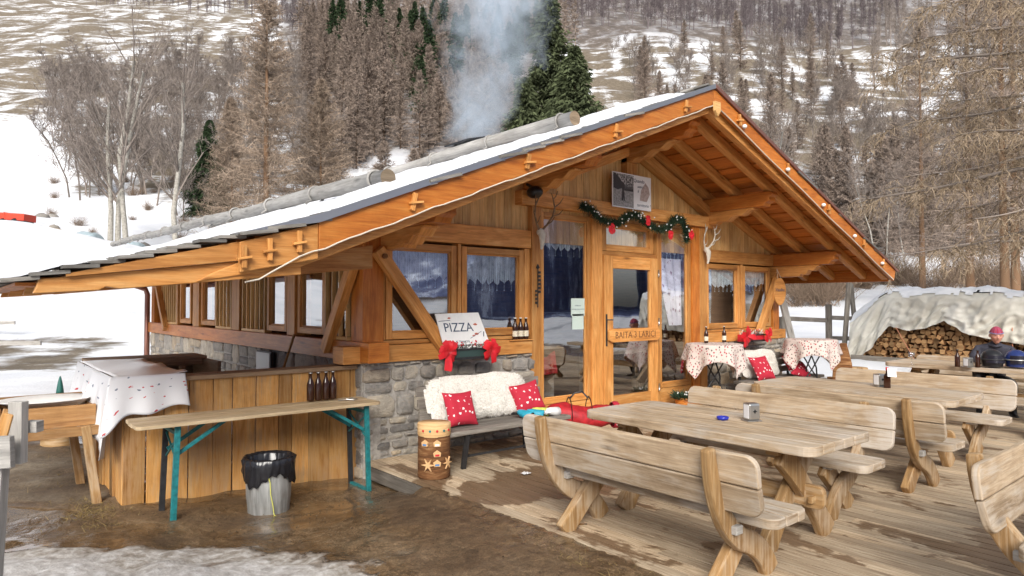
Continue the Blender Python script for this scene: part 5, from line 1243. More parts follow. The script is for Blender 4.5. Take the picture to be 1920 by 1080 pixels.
def gear():
    # gloves and goggles on the bench, red bag on the deck behind
    random.seed(2)
    M['cyan'] = plain('cyan', (.02, .30, .42), .5, var=.2); M['lime'] = plain('lime', (.55, .62, .12), .5, var=.2)
    for k, (x, y, mat, lab) in enumerate(((1.46, -.98, 'cyan', 'blue ski glove with dark opening, left of the pair on the bench'), (1.60, -1.0, 'cyan', 'blue ski glove with white trim, right of the pair on the bench'), (1.74, -.92, 'lime', 'yellow green ski glove beside the blue gloves'), (1.86, -.98, 'white', 'white ski glove at the end of the bench'))):
        t = thing('ski_glove', lab, 'glove', (x, y, .44), .2 + .5 * k, 'ski gloves on the bench'); m = MB()
        m.lathe([(.045, -.055), (.055, -.05), (.048, .02), (.042, .08), (.03, .13), (0, .15)], (0, 0, 0), 14, rot=Matrix.Rotation(R(-80), 3, 'X')); m.build('cuff', mat, t)
        m = MB(); m.lathe([(.046, -.056), (.04, -.05), (.03, .04), (0, .05)], (0, 0, 0), 14, rot=Matrix.Rotation(R(-80), 3, 'X')); m.build('lining', 'black', t)
        m = MB()
        for i in range(4): m.tube([(-.03 + .02 * i, .12, .01), (-.035 + .023 * i, .17, .012), (-.04 + .026 * i, .20, 0)], [.013, .012, .008], 8)
        m.tube([(.035, .08, .02), (.06, .11, .03), (.065, .14, .02)], [.013, .012, .008], 8); m.build('fingers', 'black' if mat != 'white' else 'white', t)
    t = thing('red_bag', 'red sports bag with black straps lying at the end of the bench', 'bag', (2.35, -.88, .13), R(-32))
    m = MB()
    def f(u, v):
        a = u * 2 * math.pi; L = lerp(-.42, .46, v); e = (1 - abs(v * 2 - 1) ** 5) ** .35 if 0 < v < 1 else 0
        return (L, math.cos(a) * .17 * e * (1 + .10 * FBM(u * 4, v * 5, 1, 3)), .19 + math.sin(a) * (.16 - .04 * v) * e + .02 * math.sin(v * 8) * e + .025 * FBM(u * 6, v * 6, .8, 4) * e)
    m.grid(f, 26, 30); m.build('bag_body', 'bagred', t)
    for x in (-.12, .12):
        m = MB(); m.tube([(x, .17 * math.cos(a), .21 + .205 * math.sin(a)) for a in [R(d) for d in range(-20, 205, 15)]], .013, 5, sq=.4); m.build('strap', 'black', t)
    m = MB(); m.tube([(-.12, -.02, .40), (-.06, -.03, .47), (.03, -.03, .485), (.10, -.02, .41)], .011, 6); m.build('handle', 'black', t)
    m = MB(); m.lathe([(0, 0), (.12, 0), (.155, -.03), (.16, -.07), (.15, -.1)], (.50, 0, .20), 16, rot=Matrix.Rotation(R(90), 3, 'Y')); m.build('end_pocket', 'cushion', t)
gear()
# ------------------------------------------------------------------ round high tables
def round_table(x, y, lab, clab, seed):
    t = thing('round_table', lab, 'table', (x, y, 0), 0, 'round high tables'); m = MB(); m.lathe([(0, 1.01), (.40, 1.01), (.40, 1.035), (0, 1.035)], (0, 0, 0), 30); m.build('tabletop', 'grey', t)
    for k in range(4):
        a = R(45 + 90 * k); b = a + R(180); m = MB(); m.tube([(.34 * math.cos(a), .34 * math.sin(a), 0), (.08 * math.cos(a + 1.5), .08 * math.sin(a + 1.5), .55), (.28 * math.cos(b), .28 * math.sin(b), 1.01)], .012, 6); m.build('leg', 'iron', t)
    random.seed(seed); m = MB(); S = 1.32; ph = seed * .7
    def f(u, v):
        a, b = (u - .5) * S, (v - .5) * S; r = math.hypot(a, b); an = math.atan2(b, a); Rr = .405
        if r <= Rr: p = Vector((a, b, 1.04))
        else:
            d = r - Rr; fold = .055 * math.sin(an * 9 + seed) + .04 * math.sin(an * 4 + 1); rr = Rr + .01 + d * (.16 + fold * 2.2); p = Vector((math.cos(an) * rr, math.sin(an) * rr, 1.04 - d * .97))
        c_, s_ = math.cos(ph), math.sin(ph); return Vector((x + p.x * c_ - p.y * s_, y + p.x * s_ + p.y * c_, p.z))
    m.grid(f, 64, 64, uvs=1.3); o = m.build('tablecloth', 'tablecloth', label=clab, cat='tablecloth', group='patterned tablecloths'); s = o.modifiers.new('t', 'SOLIDIFY'); s.thickness = .003
round_table(5.55, -.62, 'round high table with folding iron legs beside the door glazing', 'small patterned cloth hanging in points over the round table beside the door', 1)
round_table(7.95, -.95, 'round high table with crossed iron legs at the far right end of the hut', 'small patterned cloth hanging in points over the round table at the far end', 3)
bottle(5.52, -.50, 1.045, 'left of the two brown bottles on the first round table', .25, .032, 'steel', 'paper', 'bottles on the round table')
bottle(5.93, -.55, 1.045, 'right of the two brown bottles on the first round table', .25, .032, 'steel', 'paper', 'bottles on the round table')
def carved_stool():
    t = thing('log_chair', 'chair carved from a log with a round wooden seat at the hut corner', 'chair', (8.95, -1.25, 0), R(20))
    m = MB(); m.lathe([(0, .42), (.21, .42), (.22, .44), (.2, .52), (0, .52)], (0, 0, 0), 20); m.build('seat', 'endgrain', t)
    m = MB(); m.prism([(-.2, 0), (.2, 0), (.16, .5), (.05, .95), (-.06, .95), (-.14, .6)], (-.16, .18, 0), (0, 1, 0), EZ, EX, .09); m.build('backrest', 'bark', t, .02)
    for a in (.4, 2.4, 4.4): m = MB(); m.tube([(.13 * math.cos(a), .13 * math.sin(a), .42), (.17 * math.cos(a), .17 * math.sin(a), 0)], .03, 8); m.build('leg', 'endgrain', t)
carved_stool()

# ------------------------------------------------------------------ table things
def napkin(x, y, rz, lab, z=.762, bottleback=False):
    t = thing('napkin_holder', lab, 'napkin holder', (x, y, z), rz, 'napkin holders')
    m = MB(); m.prism(rounded(-.045, .045, .008, .135, .018), (0, 0, 0), EX, EZ, EY, .085); m.build('shell', 'steel', t, .004)
    m = MB(); m.box((0, 0, .004), (.10, .12, .008)); m.build('base', 'steel', t, .002)
    m = MB(); m.box((0, .0425, .072), (.062, .005, .10)); m.box((0, -.0425, .072), (.062, .005, .10)); m.build('napkins', 'paper_white', t)
    m = MB(); m.prism([(-.02, 0), (-.008, .006), (0, .018), (.008, .006), (.02, 0), (.006, -.004), (0, -.016), (-.008, -.004)], (.046, 0, .075), EY, EZ, EX, .004); m.prism([(-.02, 0), (-.008, .006), (0, .018), (.008, .006), (.02, 0), (.006, -.004), (0, -.016), (-.008, -.004)], (-.046, 0, .075), EY, EZ, EX, .004); m.build('emblem', 'iron', t)
    return t
M['paper_white'] = plain('paper_white', (.78, .78, .78), .8)
napkin(1.32, -3.70, R(-115), 'steel napkin holder on the nearest table beside the blue ashtray')
napkin(4.30, -3.46, R(-115), 'steel napkin holder on the middle table behind a sauce bottle')
napkin(7.53, -3.37, R(-115), 'steel napkin holder on the farthest table beside the helmets')
def ashtray():
    M['bluegl'] = plain('blue_glass', (.02, .03, .35), .15)
    m = MB(); m.lathe([(0, .0), (.042, 0), (.047, .022), (.04, .024), (.034, .008), (0, .006)], (1.20, -3.53, .762), 24, wob=lambda a, z: 1 - (.06 if (z > .02 and math.sin(a * 3) > .9) else 0)); m.build('ashtray', 'bluegl', label='round blue glass ashtray on the nearest table', cat='ashtray')
ashtray()
def saucebottle():
    t = thing('sauce_bottle', 'square brown sauce bottle with a menu card clipped to it on the middle table', 'bottle', (4.24, -3.56, .762), .3)
    m = MB(); m.prism(rounded(-.032, .032, -.032, .032, .01), (0, 0, .065), EX, EY, EZ, .13); m.lathe([(.03, .13), (.013, .16), (.013, .19), (0, .19)], (0, 0, 0), 12); m.build('glass_body', 'bottle', t, .003)
    m = MB(); m.lathe([(.015, .185), (.015, .215), (0, .215)], (0, 0, 0), 12); m.build('cap', 'redshine', t)
    m = MB(); m.prism([(-.065, -.045), (.06, -.045), (.065, .045), (-.06, .045)], (-.03, -.045, .165), (.8, -.6, -.1), (.2, .1, 1), (.6, .8, 0), .002); m.build('card', 'paper_white', t)
saucebottle()
bottle(7.50, -3.25, .762, 'dark bottle on the farthest table left of the napkin holder', .24, .033, 'iron', grp='bottles on the farthest table')
bottle(7.62, -3.46, .762, 'dark bottle on the farthest table right of the napkin holder', .24, .033, 'iron', grp='bottles on the farthest table')
def wine():
    m = MB(); m.lathe([(0, 0), (.036, .002), (.036, .004), (.005, .01), (.004, .075), (.012, .085), (.038, .115), (.043, .145), (.036, .185), (.034, .185), (.04, .145), (.035, .117), (0, .088)], (7.35, -2.72, .762), 20); m.build('wine_glass', 'wineglass', label='empty stemmed glass standing alone on the farthest table', cat='glass')
wine()
def helmet(x, y, rz, mat, lab, grp='ski helmets'):
    t = thing('helmet', lab, 'helmet', (x, y, .762), rz, grp); m = MB()
    def f(u, v):
        a = u * 2 * math.pi; e = lerp(-.95, 1.5, v); r = math.cos(e) if e > 0 else lerp(.88, 1, smooth(-.95, 0, e))
        z = math.sin(e) if e > 0 else e * .75; ridge = 1 + .05 * max(0, math.sin(a * 4)) * math.cos(e)
        return (math.cos(a) * .135 * r * ridge, math.sin(a) * .115 * r * ridge, .10 + z * .115)
    m.grid(f, 32, 20); m.build('shell', mat, t); t.scale = (1.18,) * 3
    m = MB(); m.tube([(.13 * math.cos(R(d)) * 1.03, .115 * math.sin(R(d)) * 1.06, .10) for d in range(-100, 101, 20)], .016, 8, sq=.5); m.build('goggle_band', 'steel' if mat != 'black' else 'iron', t)
    m = MB(); m.grid(lambda u, v: (.142 * math.cos(lerp(-.9, .9, u)), .124 * math.sin(lerp(-.9, .9, u)), lerp(.06, .15, v)), 12, 4); m.build('visor', 'glassdark', t)
M['glassdark'] = plain('glassdark', (.02, .02, .03), .06); M['helmblue'] = plain('helmblue', (.015, .03, .13), .25)
helmet(7.73, -3.60, R(215), 'black', 'black helmet with visor on the farthest table in front of the man'); helmet(7.88, -3.84, R(215), 'helmblue', 'dark blue helmet with grey band on the farthest table beside the black one')
def book():
    m = MB(); m.box((7.9, -4.3, .775), (.2, .28, .02)); m.build('magazine', 'paper_white', None, .002, label='white magazine on the farthest table right of the helmets', cat='magazine')
book()
# ------------------------------------------------------------------ signs, antlers, garlands, curtains
def easel():
    t = thing('pizza_board', 'white board reading PIZZA with painted birds standing on the window box', 'sign', (1.15, -.24, 1.18))
    ex = Vector((1, 0, -.0)); ez = Vector((-.10, .30, 1)).normalized(); n = ex.cross(ez) * -1; n = Vector(n).normalized(); n = Vector((0, -1, .3)).normalized()
    m = MB(); m.prism([(-.29, 0), (.36, .0), (.31, .38), (-.30, .37)], (0, 0, 0), ex, ez, n, .012); m.build('panel', 'white', t, .001)
    M['ink'] = plain('ink', (.05, .07, .12), .7); M['birdpaint'] = plain('birdpaint', (.45, .10, .05), .7)
    F = lambda a, c: frame(Vector((0, 0, 0)) + ex * a + ez * c + n * .008, ex, ez, n)
    text('lettering', 'PIZZA', .15, 'ink', t, F(-.03, .20), .001); text('lettering', 'AL TRANCIO', .034, 'ink', t, F(-.02, .035), .001)
    m = MB()
    def blob(a, c, s, fl=1): m.prism([(-s * fl, 0), (-s * .2 * fl, s * .5), (s * .5 * fl, s * .45), (s * 1.3 * fl, s * .05), (s * .4 * fl, -s * .4), (-s * .5 * fl, -s * .35)][::fl], ex * a + ez * c + n * .0075, ex, ez, n, .003)
    blob(-.13, .315, .022); blob(.22, .235, .028, -1); blob(.20, .12, .03); blob(.16, .10, .02, -1); m.build('painted_birds', 'birdpaint', t)
    m = MB(); m.beam(ex * -.28 + ez * .28 + n * .008, ex * -.12 + ez * .29 + n * .008, .006, .003, n); m.beam(ex * .10 + ez * .07 + n * .008, ex * .28 + ez * .15 + n * .008, .005, .003, n); m.box(ex * .30 + ez * .10 + n * .008, (.010, .004, .09)); m.build('painted_twigs', 'ink', t)
easel()
def flowerbox(x, y, z, w_, lab, bx_mat='teal_dark', bows=True, redbox=False):
    t = thing('window_box', lab, 'window box', (x, y, z)); random.seed(int(x * 9)); m = MB()
    m.box((0, 0, .05), (w_, .15, .012)); [m.box((0, sy * .075, .08), (w_, .012, .12)) for sy in (-1, 1)]; [m.box((sx * w_ / 2, 0, .08), (.012, .15, .12)) for sx in (-1, 1)]; m.box((0, .01, .13), (w_ - .02, .13, .01)); m.build('box', 'red' if redbox else bx_mat, t, .003)
    m = MB(); m.beam((-w_ / 2 - .02, -.085, .03), (w_ / 2 + .02, -.085, .03), .012, .03, (0, 0, 1)); m.build('rail', 'iron', t); m = MB(); m.beam((-w_ / 2 - .02, -.085, .13), (w_ / 2 + .02, -.085, .13), .012, .02, (0, 0, 1)); m.build('rail', 'iron', t)
    for bxp, s in ((-w_ / 2 - .05, 1.25), (w_ / 2 + .03, 1.0)):
        m = MB(); c = Vector((bxp, -.10, .12))
        for k in range(9):
            a = R(-115 + 40 * k + random.uniform(-14, 14)); L = s * random.uniform(.09, .17); wd = s * random.uniform(.04, .065); d = Vector((math.cos(a), random.uniform(-.4, .1), math.sin(a))); p = Vector((-math.sin(a), random.uniform(-.3, .3), math.cos(a))); yo = Vector((0, -.012 * k * .5, 0))
            m.grid(lambda u, v: c + yo + d * L * u + p * wd * (v - .5) * (.25 + 1.1 * math.sin(min(1, u * 1.05) * 2.2)) + Vector((0, -.03 * math.sin(u * 3.1) * (1 - .4 * v), 0)), 6, 4)
        m.ball(c, .022 * s, 8, 6); m.build('ribbon_bow', 'redshine', t)
    m = MB()
    for k in range(240):
        p = Vector((random.uniform(-w_ / 2, w_ / 2), random.uniform(-.06, .06), .13)); v = Vector((random.gauss(0, .4), random.gauss(-.2, .3), 1)).normalized(); ribbon(m, p, p + v * random.uniform(.03, .11), .008, .003, random.random(), 0 if random.random() < .5 else 1)
    for k in range(34): m.ball((random.uniform(-w_ / 2, w_ / 2), random.uniform(-.1, 0), random.uniform(.15, .22)), .010, 6, 4, mi=2 if random.random() < .6 else 1)
    m.build('foliage', ['needle', 'white', 'red'], t)
M['teal_dark'] = plain('teal_dark', (.03, .06, .055), .6)
flowerbox(1.17, -.21, 1.0, .52, 'dark green window box with red ribbon bows below the pizza board'); flowerbox(7.25, -.24, .98, .60, 'red decorated window box with ribbons under the right windows', redbox=True)
def poster():
    t = thing('poster', 'banner with a black and white hiker photograph and handwriting above the door', 'banner', (4.2, -.155, 3.27))
    m = MB(); m.prism([(-.43, -.25), (.43, -.25), (.43, .25), (-.43, .25)], (0, 0, 0), EX, EZ, EY, .008); m.build('sheet', 'paper_white', t)
    mt, nt, b = newmat('bwphoto'); c = coord(nt, 'UV', (1, 1, 1)); sp = nd(nt, 'SeparateXYZ'); lk(nt, c, sp.inputs[0]); n = noise_(nt, c, 16, 6, .7); n2 = noise_(nt, coord(nt, 'UV', (6, 1.2, 1)), 3, 4)
    top = ramp(nt, math_(nt, 'ADD', sp.outputs[1], math_(nt, 'MULTIPLY', n2, .45)), [(.82, (0,) * 3), (.86, (1,) * 3)])
    col = mixc(nt, top, ramp(nt, n, [(.3, (.12,) * 3), (.7, (.45,) * 3)]), ramp(nt, n, [(.45, (.05,) * 3), (.6, (.6,) * 3)])); lk(nt, col, b.inputs['Base Color']); b.inputs['Roughness'].default_value = .6; M['bwphoto'] = mt
    m = MB(); m.grid(lambda u, v: (lerp(-.415, .03, u), -.006, lerp(-.235, .235, v)), 1, 1); m.build('photograph', 'bwphoto', t)
    M['hill'] = plain('dark_grey', (.04, .04, .045), .6)
    m = MB(); m.prism([(-.41, .235), (-.41, .02), (-.32, 0), (-.22, .03), (-.20, .1), (-.30, .18), (-.38, .235)], (0, -.008, 0), EX, EZ, EY, .002); m.prism([(-.24, -.15), (-.205, -.15), (-.19, -.05), (-.185, .02), (-.17, .06), (-.19, .10), (-.215, .105), (-.235, .06), (-.225, 0)], (0, -.009, 0), EX, EZ, EY, .002); m.prism([(-.17, -.15), (-.19, -.15), (-.20, -.04), (-.18, -.02)], (0, -.0095, 0), EX, EZ, EY, .002)
    for k in range(9): q = -.17 + .022 * k; m.prism([(q - .01, 0), (q + .01, 0), (q, .10)], (0, -.0083, 0), EX, EZ, EY, .002)
    m.build('figure_silhouette', 'hill', t)
    for s, x_, z_, sz in (('Quando', .15, .17, .075), ('sono', .16, .09, .065), ('il', .13, .02, .065), ('territorio !', .26, -.18, .07)): text('lettering', s, sz, 'ink', t, FRONT(x_ if s != 'sono' else .18, -.0065, z_), .0006, shear=.2)
    M['smudge'] = plain('smudge', (.42, .34, .31), .8, var=.3, nscale=30)
    m = MB(); m.prism([(.17, -.11), (.33, -.12), (.40, 0), (.37, .1), (.30, .16), (.20, .04)], (0, -.0052, 0), EX, EZ, EY, .002); m.build('worn_patch', 'smudge', t)
poster()
def antlers(x, z, lab, seed, sc=1., yaw=0):
    random.seed(seed); t = thing('deer_skull', lab, 'antlers', (x, -.10, z), yaw, 'deer skulls with antlers'); M.setdefault('bone', plain('bone', (.55, .51, .43), .6, var=.15)); M.setdefault('antler', plain('antler', (.20, .12, .06), .6, var=.4)); 
    m = MB(); m.tube([(0, -.06, .08), (0, -.085, .03), (0, -.09, -.04), (0, -.085, -.11), (0, -.07, -.16)], [.035, .052, .04, .027, .016], 12, sq=.7); m.ball((0, -.05, .06), .05, 10, 8); m.ball((-.04, -.08, .03), .02, 8, 6); m.ball((.04, -.08, .03), .02, 8, 6); m.build('skull', 'bone', t)
    for s in (-1, 1):
        m = MB(); P_ = [Vector(p) * sc for p in ((s * .03, -.06, .10), (s * .09, -.09, .17), (s * .15, -.13, .28), (s * .16, -.16, .40), (s * .12, -.18, .50), (s * .09, -.18, .58))]
        m.tube(P_, [.016, .014, .013, .011, .009, .004], 8)
        for i, (a, b, c) in ((1, (.05, -.10, .03)) + (0,),) if False else (): pass
        for i, d in ((0, (s * .03, -.12, .05)), (2, (s * .10, -.10, .04)), (3, (s * .07, -.10, .08)), (4, (s * .06, -.02, .07))):
            a = P_[i + 1 if i == 0 else i]; d = Vector(d) * sc; m.tube([a, a + d * .6, a + d + Vector((0, 0, .04))], [.010, .008, .003], 6)
        m.build('antler', 'antler' if seed == 1 else 'bone', t)
antlers(2.41, 2.50, 'deer skull with brown antlers on the post left of the glazing', 1, .95, -.1); antlers(6.08, 2.46, 'deer skull with pale antlers on the post right of the door', 2, .76, -.15)
def garland():
    t = thing('garland', 'fir garland with red bows draped above the door', 'garland'); random.seed(12); m = MB(); ctrl = [(3.12, 2.96), (3.3, 2.93), (3.5, 2.80), (3.85, 2.78), (4.05, 2.90), (4.25, 2.94), (4.45, 2.84), (4.75, 2.76), (5.0, 2.80), (5.15, 2.95), (5.35, 2.96), (5.45, 2.80), (5.47, 2.62)]
    pts = []
    for i in range(len(ctrl) - 1):
        for k in range(12): t_ = k / 12; pts.append(Vector((lerp(ctrl[i][0], ctrl[i + 1][0], t_), -.19, lerp(ctrl[i][1], ctrl[i + 1][1], smooth(0, 1, t_) * .5 + t_ * .5))))
    for p in pts:
        for k in range(42):
            v = Vector((random.gauss(0, 1), random.gauss(0, .8), random.gauss(0, 1))).normalized(); ribbon(m, p, p + v * random.uniform(.04, .10), .010, .003, random.random(), 0)
        if random.random() < .35: m.ball(p + Vector((random.gauss(0, .04), -.06, random.gauss(0, .04))), .011, 6, 4, mi=1)
    m.build('fir_twigs', ['needle', 'white'], t)
    for x, z in ((3.62, 2.68), (4.42, 2.86), (4.95, 2.68), (5.47, 2.72)):
        b = MB(); c = Vector((x, -.26, z))
        for k in range(8):
            a = R(45 * k + random.uniform(-15, 15)); L = random.uniform(.045, .08); d = Vector((math.cos(a), -.2, math.sin(a))); p = Vector((-math.sin(a), 0, math.cos(a)))
            b.grid(lambda u, v: c + d * L * u + p * .05 * (v - .5) * (.3 + math.sin(u * 2.3)) + Vector((0, -.02 * math.sin(u * 3), 0)), 5, 3)
        b.build('red_bow', 'redshine', t)
garland()
def curtains():
    def lacec(x0, x1, zt, zb, lab, y=.055, teeth=7, heart=True):
        m = MB(); n = teeth * 8; dz = .07
        m.grid(lambda u, v: (lerp(x0, x1, u), y + .02 * math.sin(u * 46 + 2 * math.sin(u * 9)) * (1 - .6 * v), lerp(zb + (.0 if v else 0) + (dz * abs(2 * ((u * teeth) % 1) - 1)) * (1 - v), zt, v)), n, 6, uvs=1.)
        for k in range(teeth):
            x = lerp(x0, x1, (k + .5) / teeth); b = zb; m.tube([(x, y, b), (x, y, b - .06)], .003, 4, cap=False); m.ball((x, y, b - .065), .008, 6, 4)
        m.build('lace_curtain', 'lace', label=lab, cat='curtain', group='lace curtains')
    lacec(.33, 1.11, 2.25, 1.90, 'short lace curtain in the leftmost front window'); lacec(1.335, 2.15, 2.25, 1.88, 'short lace curtain in the window above the three bottles')
    lacec(2.57, 3.39, 2.78, 2.36, 'lace curtain at the top of the tall pane left of the door'); lacec(5.04, 5.73, 2.78, 2.42, 'lace curtain at the top of the tall pane right of the door')
    lacec(6.3, 7.17, 2.24, 1.92, 'short lace curtain in the window right of the pale antlers'); lacec(7.42, 8.22, 2.24, 1.95, 'short lace curtain in the window behind the oval sign')
    m = MB(); m.grid(lambda u, v: (3.78 + .98 * u, .09, 2.48 + .27 * v), 4, 2); m.build('frosted_film', 'film', label='pale film behind the small pane above the door', cat='film')
    def drape(x0, x1, xb0, xb1, z0, lab):
        m = MB(); m.grid(lambda u, v: (lerp(lerp(xb0, x0, v), lerp(xb1, x1, v), u), .085 + .02 * math.sin(u * 20), lerp(z0, 2.36, v)), 30, 10, uvs=1.); m.build('drape', 'drape', label=lab, cat='curtain')
    drape(5.04, 5.73, 5.38, 5.73, 1.3, 'gathered patterned drape pulled aside behind the pane right of the door'); drape(2.57, 2.68, 2.57, 2.62, .9, 'narrow patterned drape at the left edge of the tall pane')
M['film'] = plain('film', (.45, .58, .54), .5)
curtains()
def notices():
    for z, w_, lab, s in ((1.60, .26, 'printed notice on the tall pane left of the door, upper sheet', ('SI PREGA DI', 'ENTRARE DALLA PORTA')), (1.40, .22, 'plain pale notice on the tall pane left of the door, lower sheet', None)):
        t = thing('paper_notice', lab, 'notice', (3.24, -.01 if False else .004, z)); m = MB(); m.box((0, -.0, 0), (w_, .003, .24 if s else .21)); m.build('sheet', 'notice', t)
        if s:
            for k, q in enumerate(s): text('lettering', q, .022, 'ink', t, FRONT(0, -.002, .02 - .05 * k), .0004)
M['notice'] = plain('notice', (.55, .66, .60), .7)
notices()
def oval():
    t = thing('oval_sign', 'oval wooden sign hanging on the far corner post', 'sign', (8.3, -.20, 1.87), R(-8)); m = MB(); m.prism([(.17 * math.cos(R(a)), .25 * math.sin(R(a))) for a in range(0, 360, 15)], (0, 0, 0), EX, EZ, EY, .03); m.build('board', 'larch', t, .004)
    text('lettering', 'Vaudlte', .085, 'ink', t, FRONT(0, -.017, .03)); m = MB(); m.tube([(-.05, 0, .24), (0, .05, .42), (.05, 0, .24)], .004, 5); m.build('cord', 'cable', t)
oval()
def ornament():
    t = thing('iron_ornament', 'small black iron ornament on the post left of the tall pane', 'ornament', (2.42, -.085, 1.85)); m = MB()
    m.beam((0, 0, -.25), (0, 0, .28), .012, .01, (0, 1, 0))
    for k in range(6): m.box((.03, 0, .20 - .05 * k), (.035, .008, .03)); 
    for k in range(4): m.box((-.03, 0, -.04 - .05 * k), (.03, .008, .03))
    m.prism([(-.03, .26), (.0, .31), (.03, .26), (.0, .24)], (0, 0, 0), EX, EZ, EY, .01); m.build('figures', 'iron', t, .002)
ornament()
def loudspeaker():
    t = thing('lantern', 'black lamp housing under the eaves at the left purlin', 'lamp', (2.22, -.25, 3.04)); m = MB(); m.ball((0, 0, 0), .10, 14, 10, (1, 1.1, .8)); m.build('housing', 'black', t); m = MB(); m.beam((0, .02, .05), (0, .15, .12), .03, .03); m.build('bracket', 'iron', t)
loudspeaker()
def planter():
    t = thing('planter_pot', 'round wooden tub with fir twigs beside the door', 'planter', (5.15, -.42, 0)); m = MB(); m.lathe([(0, 0), (.15, 0), (.2, .24), (.185, .25), (.17, .2), (0, .19)], (0, 0, 0), 20); m.build('tub', 'larch_red', t)
    random.seed(6); m = MB()
    for k in range(900):
        a = random.random() * 6.28; q = random.random() ** .5 * .19; p = Vector((q * math.cos(a), q * math.sin(a), .22)); v = Vector((math.cos(a) * .7, math.sin(a) * .7, random.uniform(.1, 1))).normalized(); ribbon(m, p, p + v * random.uniform(.05, .16), .014, .004, random.random(), 0)
    for k in range(10): a = random.random() * 6.28; m.ball((.15 * math.cos(a), .15 * math.sin(a), .3), .014, 6, 4, mi=1)
    m.build('fir_twigs', ['needle', 'white'], t)
planter()
def bags_inside():
    M['mint'] = plain('mint', (.22, .40, .38), .6)
    for k, (x, y, h, lab) in enumerate(((2.72, .85, .34, 'mint paper carrier bag inside behind the glass, the taller one'), (2.95, .8, .26, 'mint paper carrier bag inside behind the glass, the smaller one'))):
        t = thing('carrier_bag', lab, 'bag', (x, y, .625), .2, 'mint carrier bags'); m = MB(); m.box((0, 0, h / 2), (.2, .1, h)); m.build('bag_body', 'mint', t, .004); m = MB(); m.tube([(-.05, -.05, h), (-.04, -.05, h + .09), (.04, -.05, h + .09), (.05, -.05, h)], .006, 6); m.build('handle', 'mint', t)
    m = MB(); m.grid(lambda u, v: (2.9 + .5 * u, .62 - .06 * v + .03 * math.sin(u * 9), .98 - .34 * v - .1 * math.sin(u * 3) * (1 - v)), 14, 8); m.build('red_jacket', 'red', label='red jacket hanging from the inner table behind the glass', cat='jacket')
bags_inside()
# ------------------------------------------------------------------ fences, woodpile, field things
def fence_right():
    t = thing('wooden_fence', 'weathered two rail wooden fence behind the hut corner', 'fence'); P_ = [px2xy(p, s) for p, s in ((1466, 17.5), (1553, 18.5), (1650, 19.5))]
    zs = [1.45, 1.35, 1.25]; g = -.1
    for (x, y), z in zip(P_, (1.3, 1.62, 1.3)): m = MB(); m.tube([(x, y, g), (x, y, z)], .09, 7); m.build('post', 'grey', t)
    for a in (0, 1):
        for dz in (.55, 1.12): m = MB(); m.beam((*P_[a], dz + .14 + .05 * a * 0), (*P_[a + 1], dz + .06), .04, .12); m.build('rail', 'grey', t, .006)
    for px, s, h, dx, lab in ((1578, 17.2, 2.45, .22, 'tall leaning grey pole in front of the fence'), (1609, 18.6, 2.2, -.2, 'second tall pole leaning left at the woodpile')):
        x, y = px2xy(px, s); m = MB(); m.beam((x, y, -.1), (x + dx * FY, y - dx * FX, h), .11, .06, (FX, FY, 0)); m.build('leaning_pole', 'grey', label=lab, cat='pole')
    m = MB(); m.beam((9.3, -.15, .0), (8.85, .1, 1.95), .2, .04, (0, 1, 0)); m.build('leaning_plank', 'palegrey', label='broad grey plank leaning at the hut corner', cat='plank')
    m = MB(); m.tube([(9.35, .5, 0), (9.2, .52, 1.2), (9.15, .5, 2.3)], .13, 10); m.build('wooden_pole', 'bench_leg', label='thick bare wooden pole behind the hut corner', cat='pole')
fence_right()
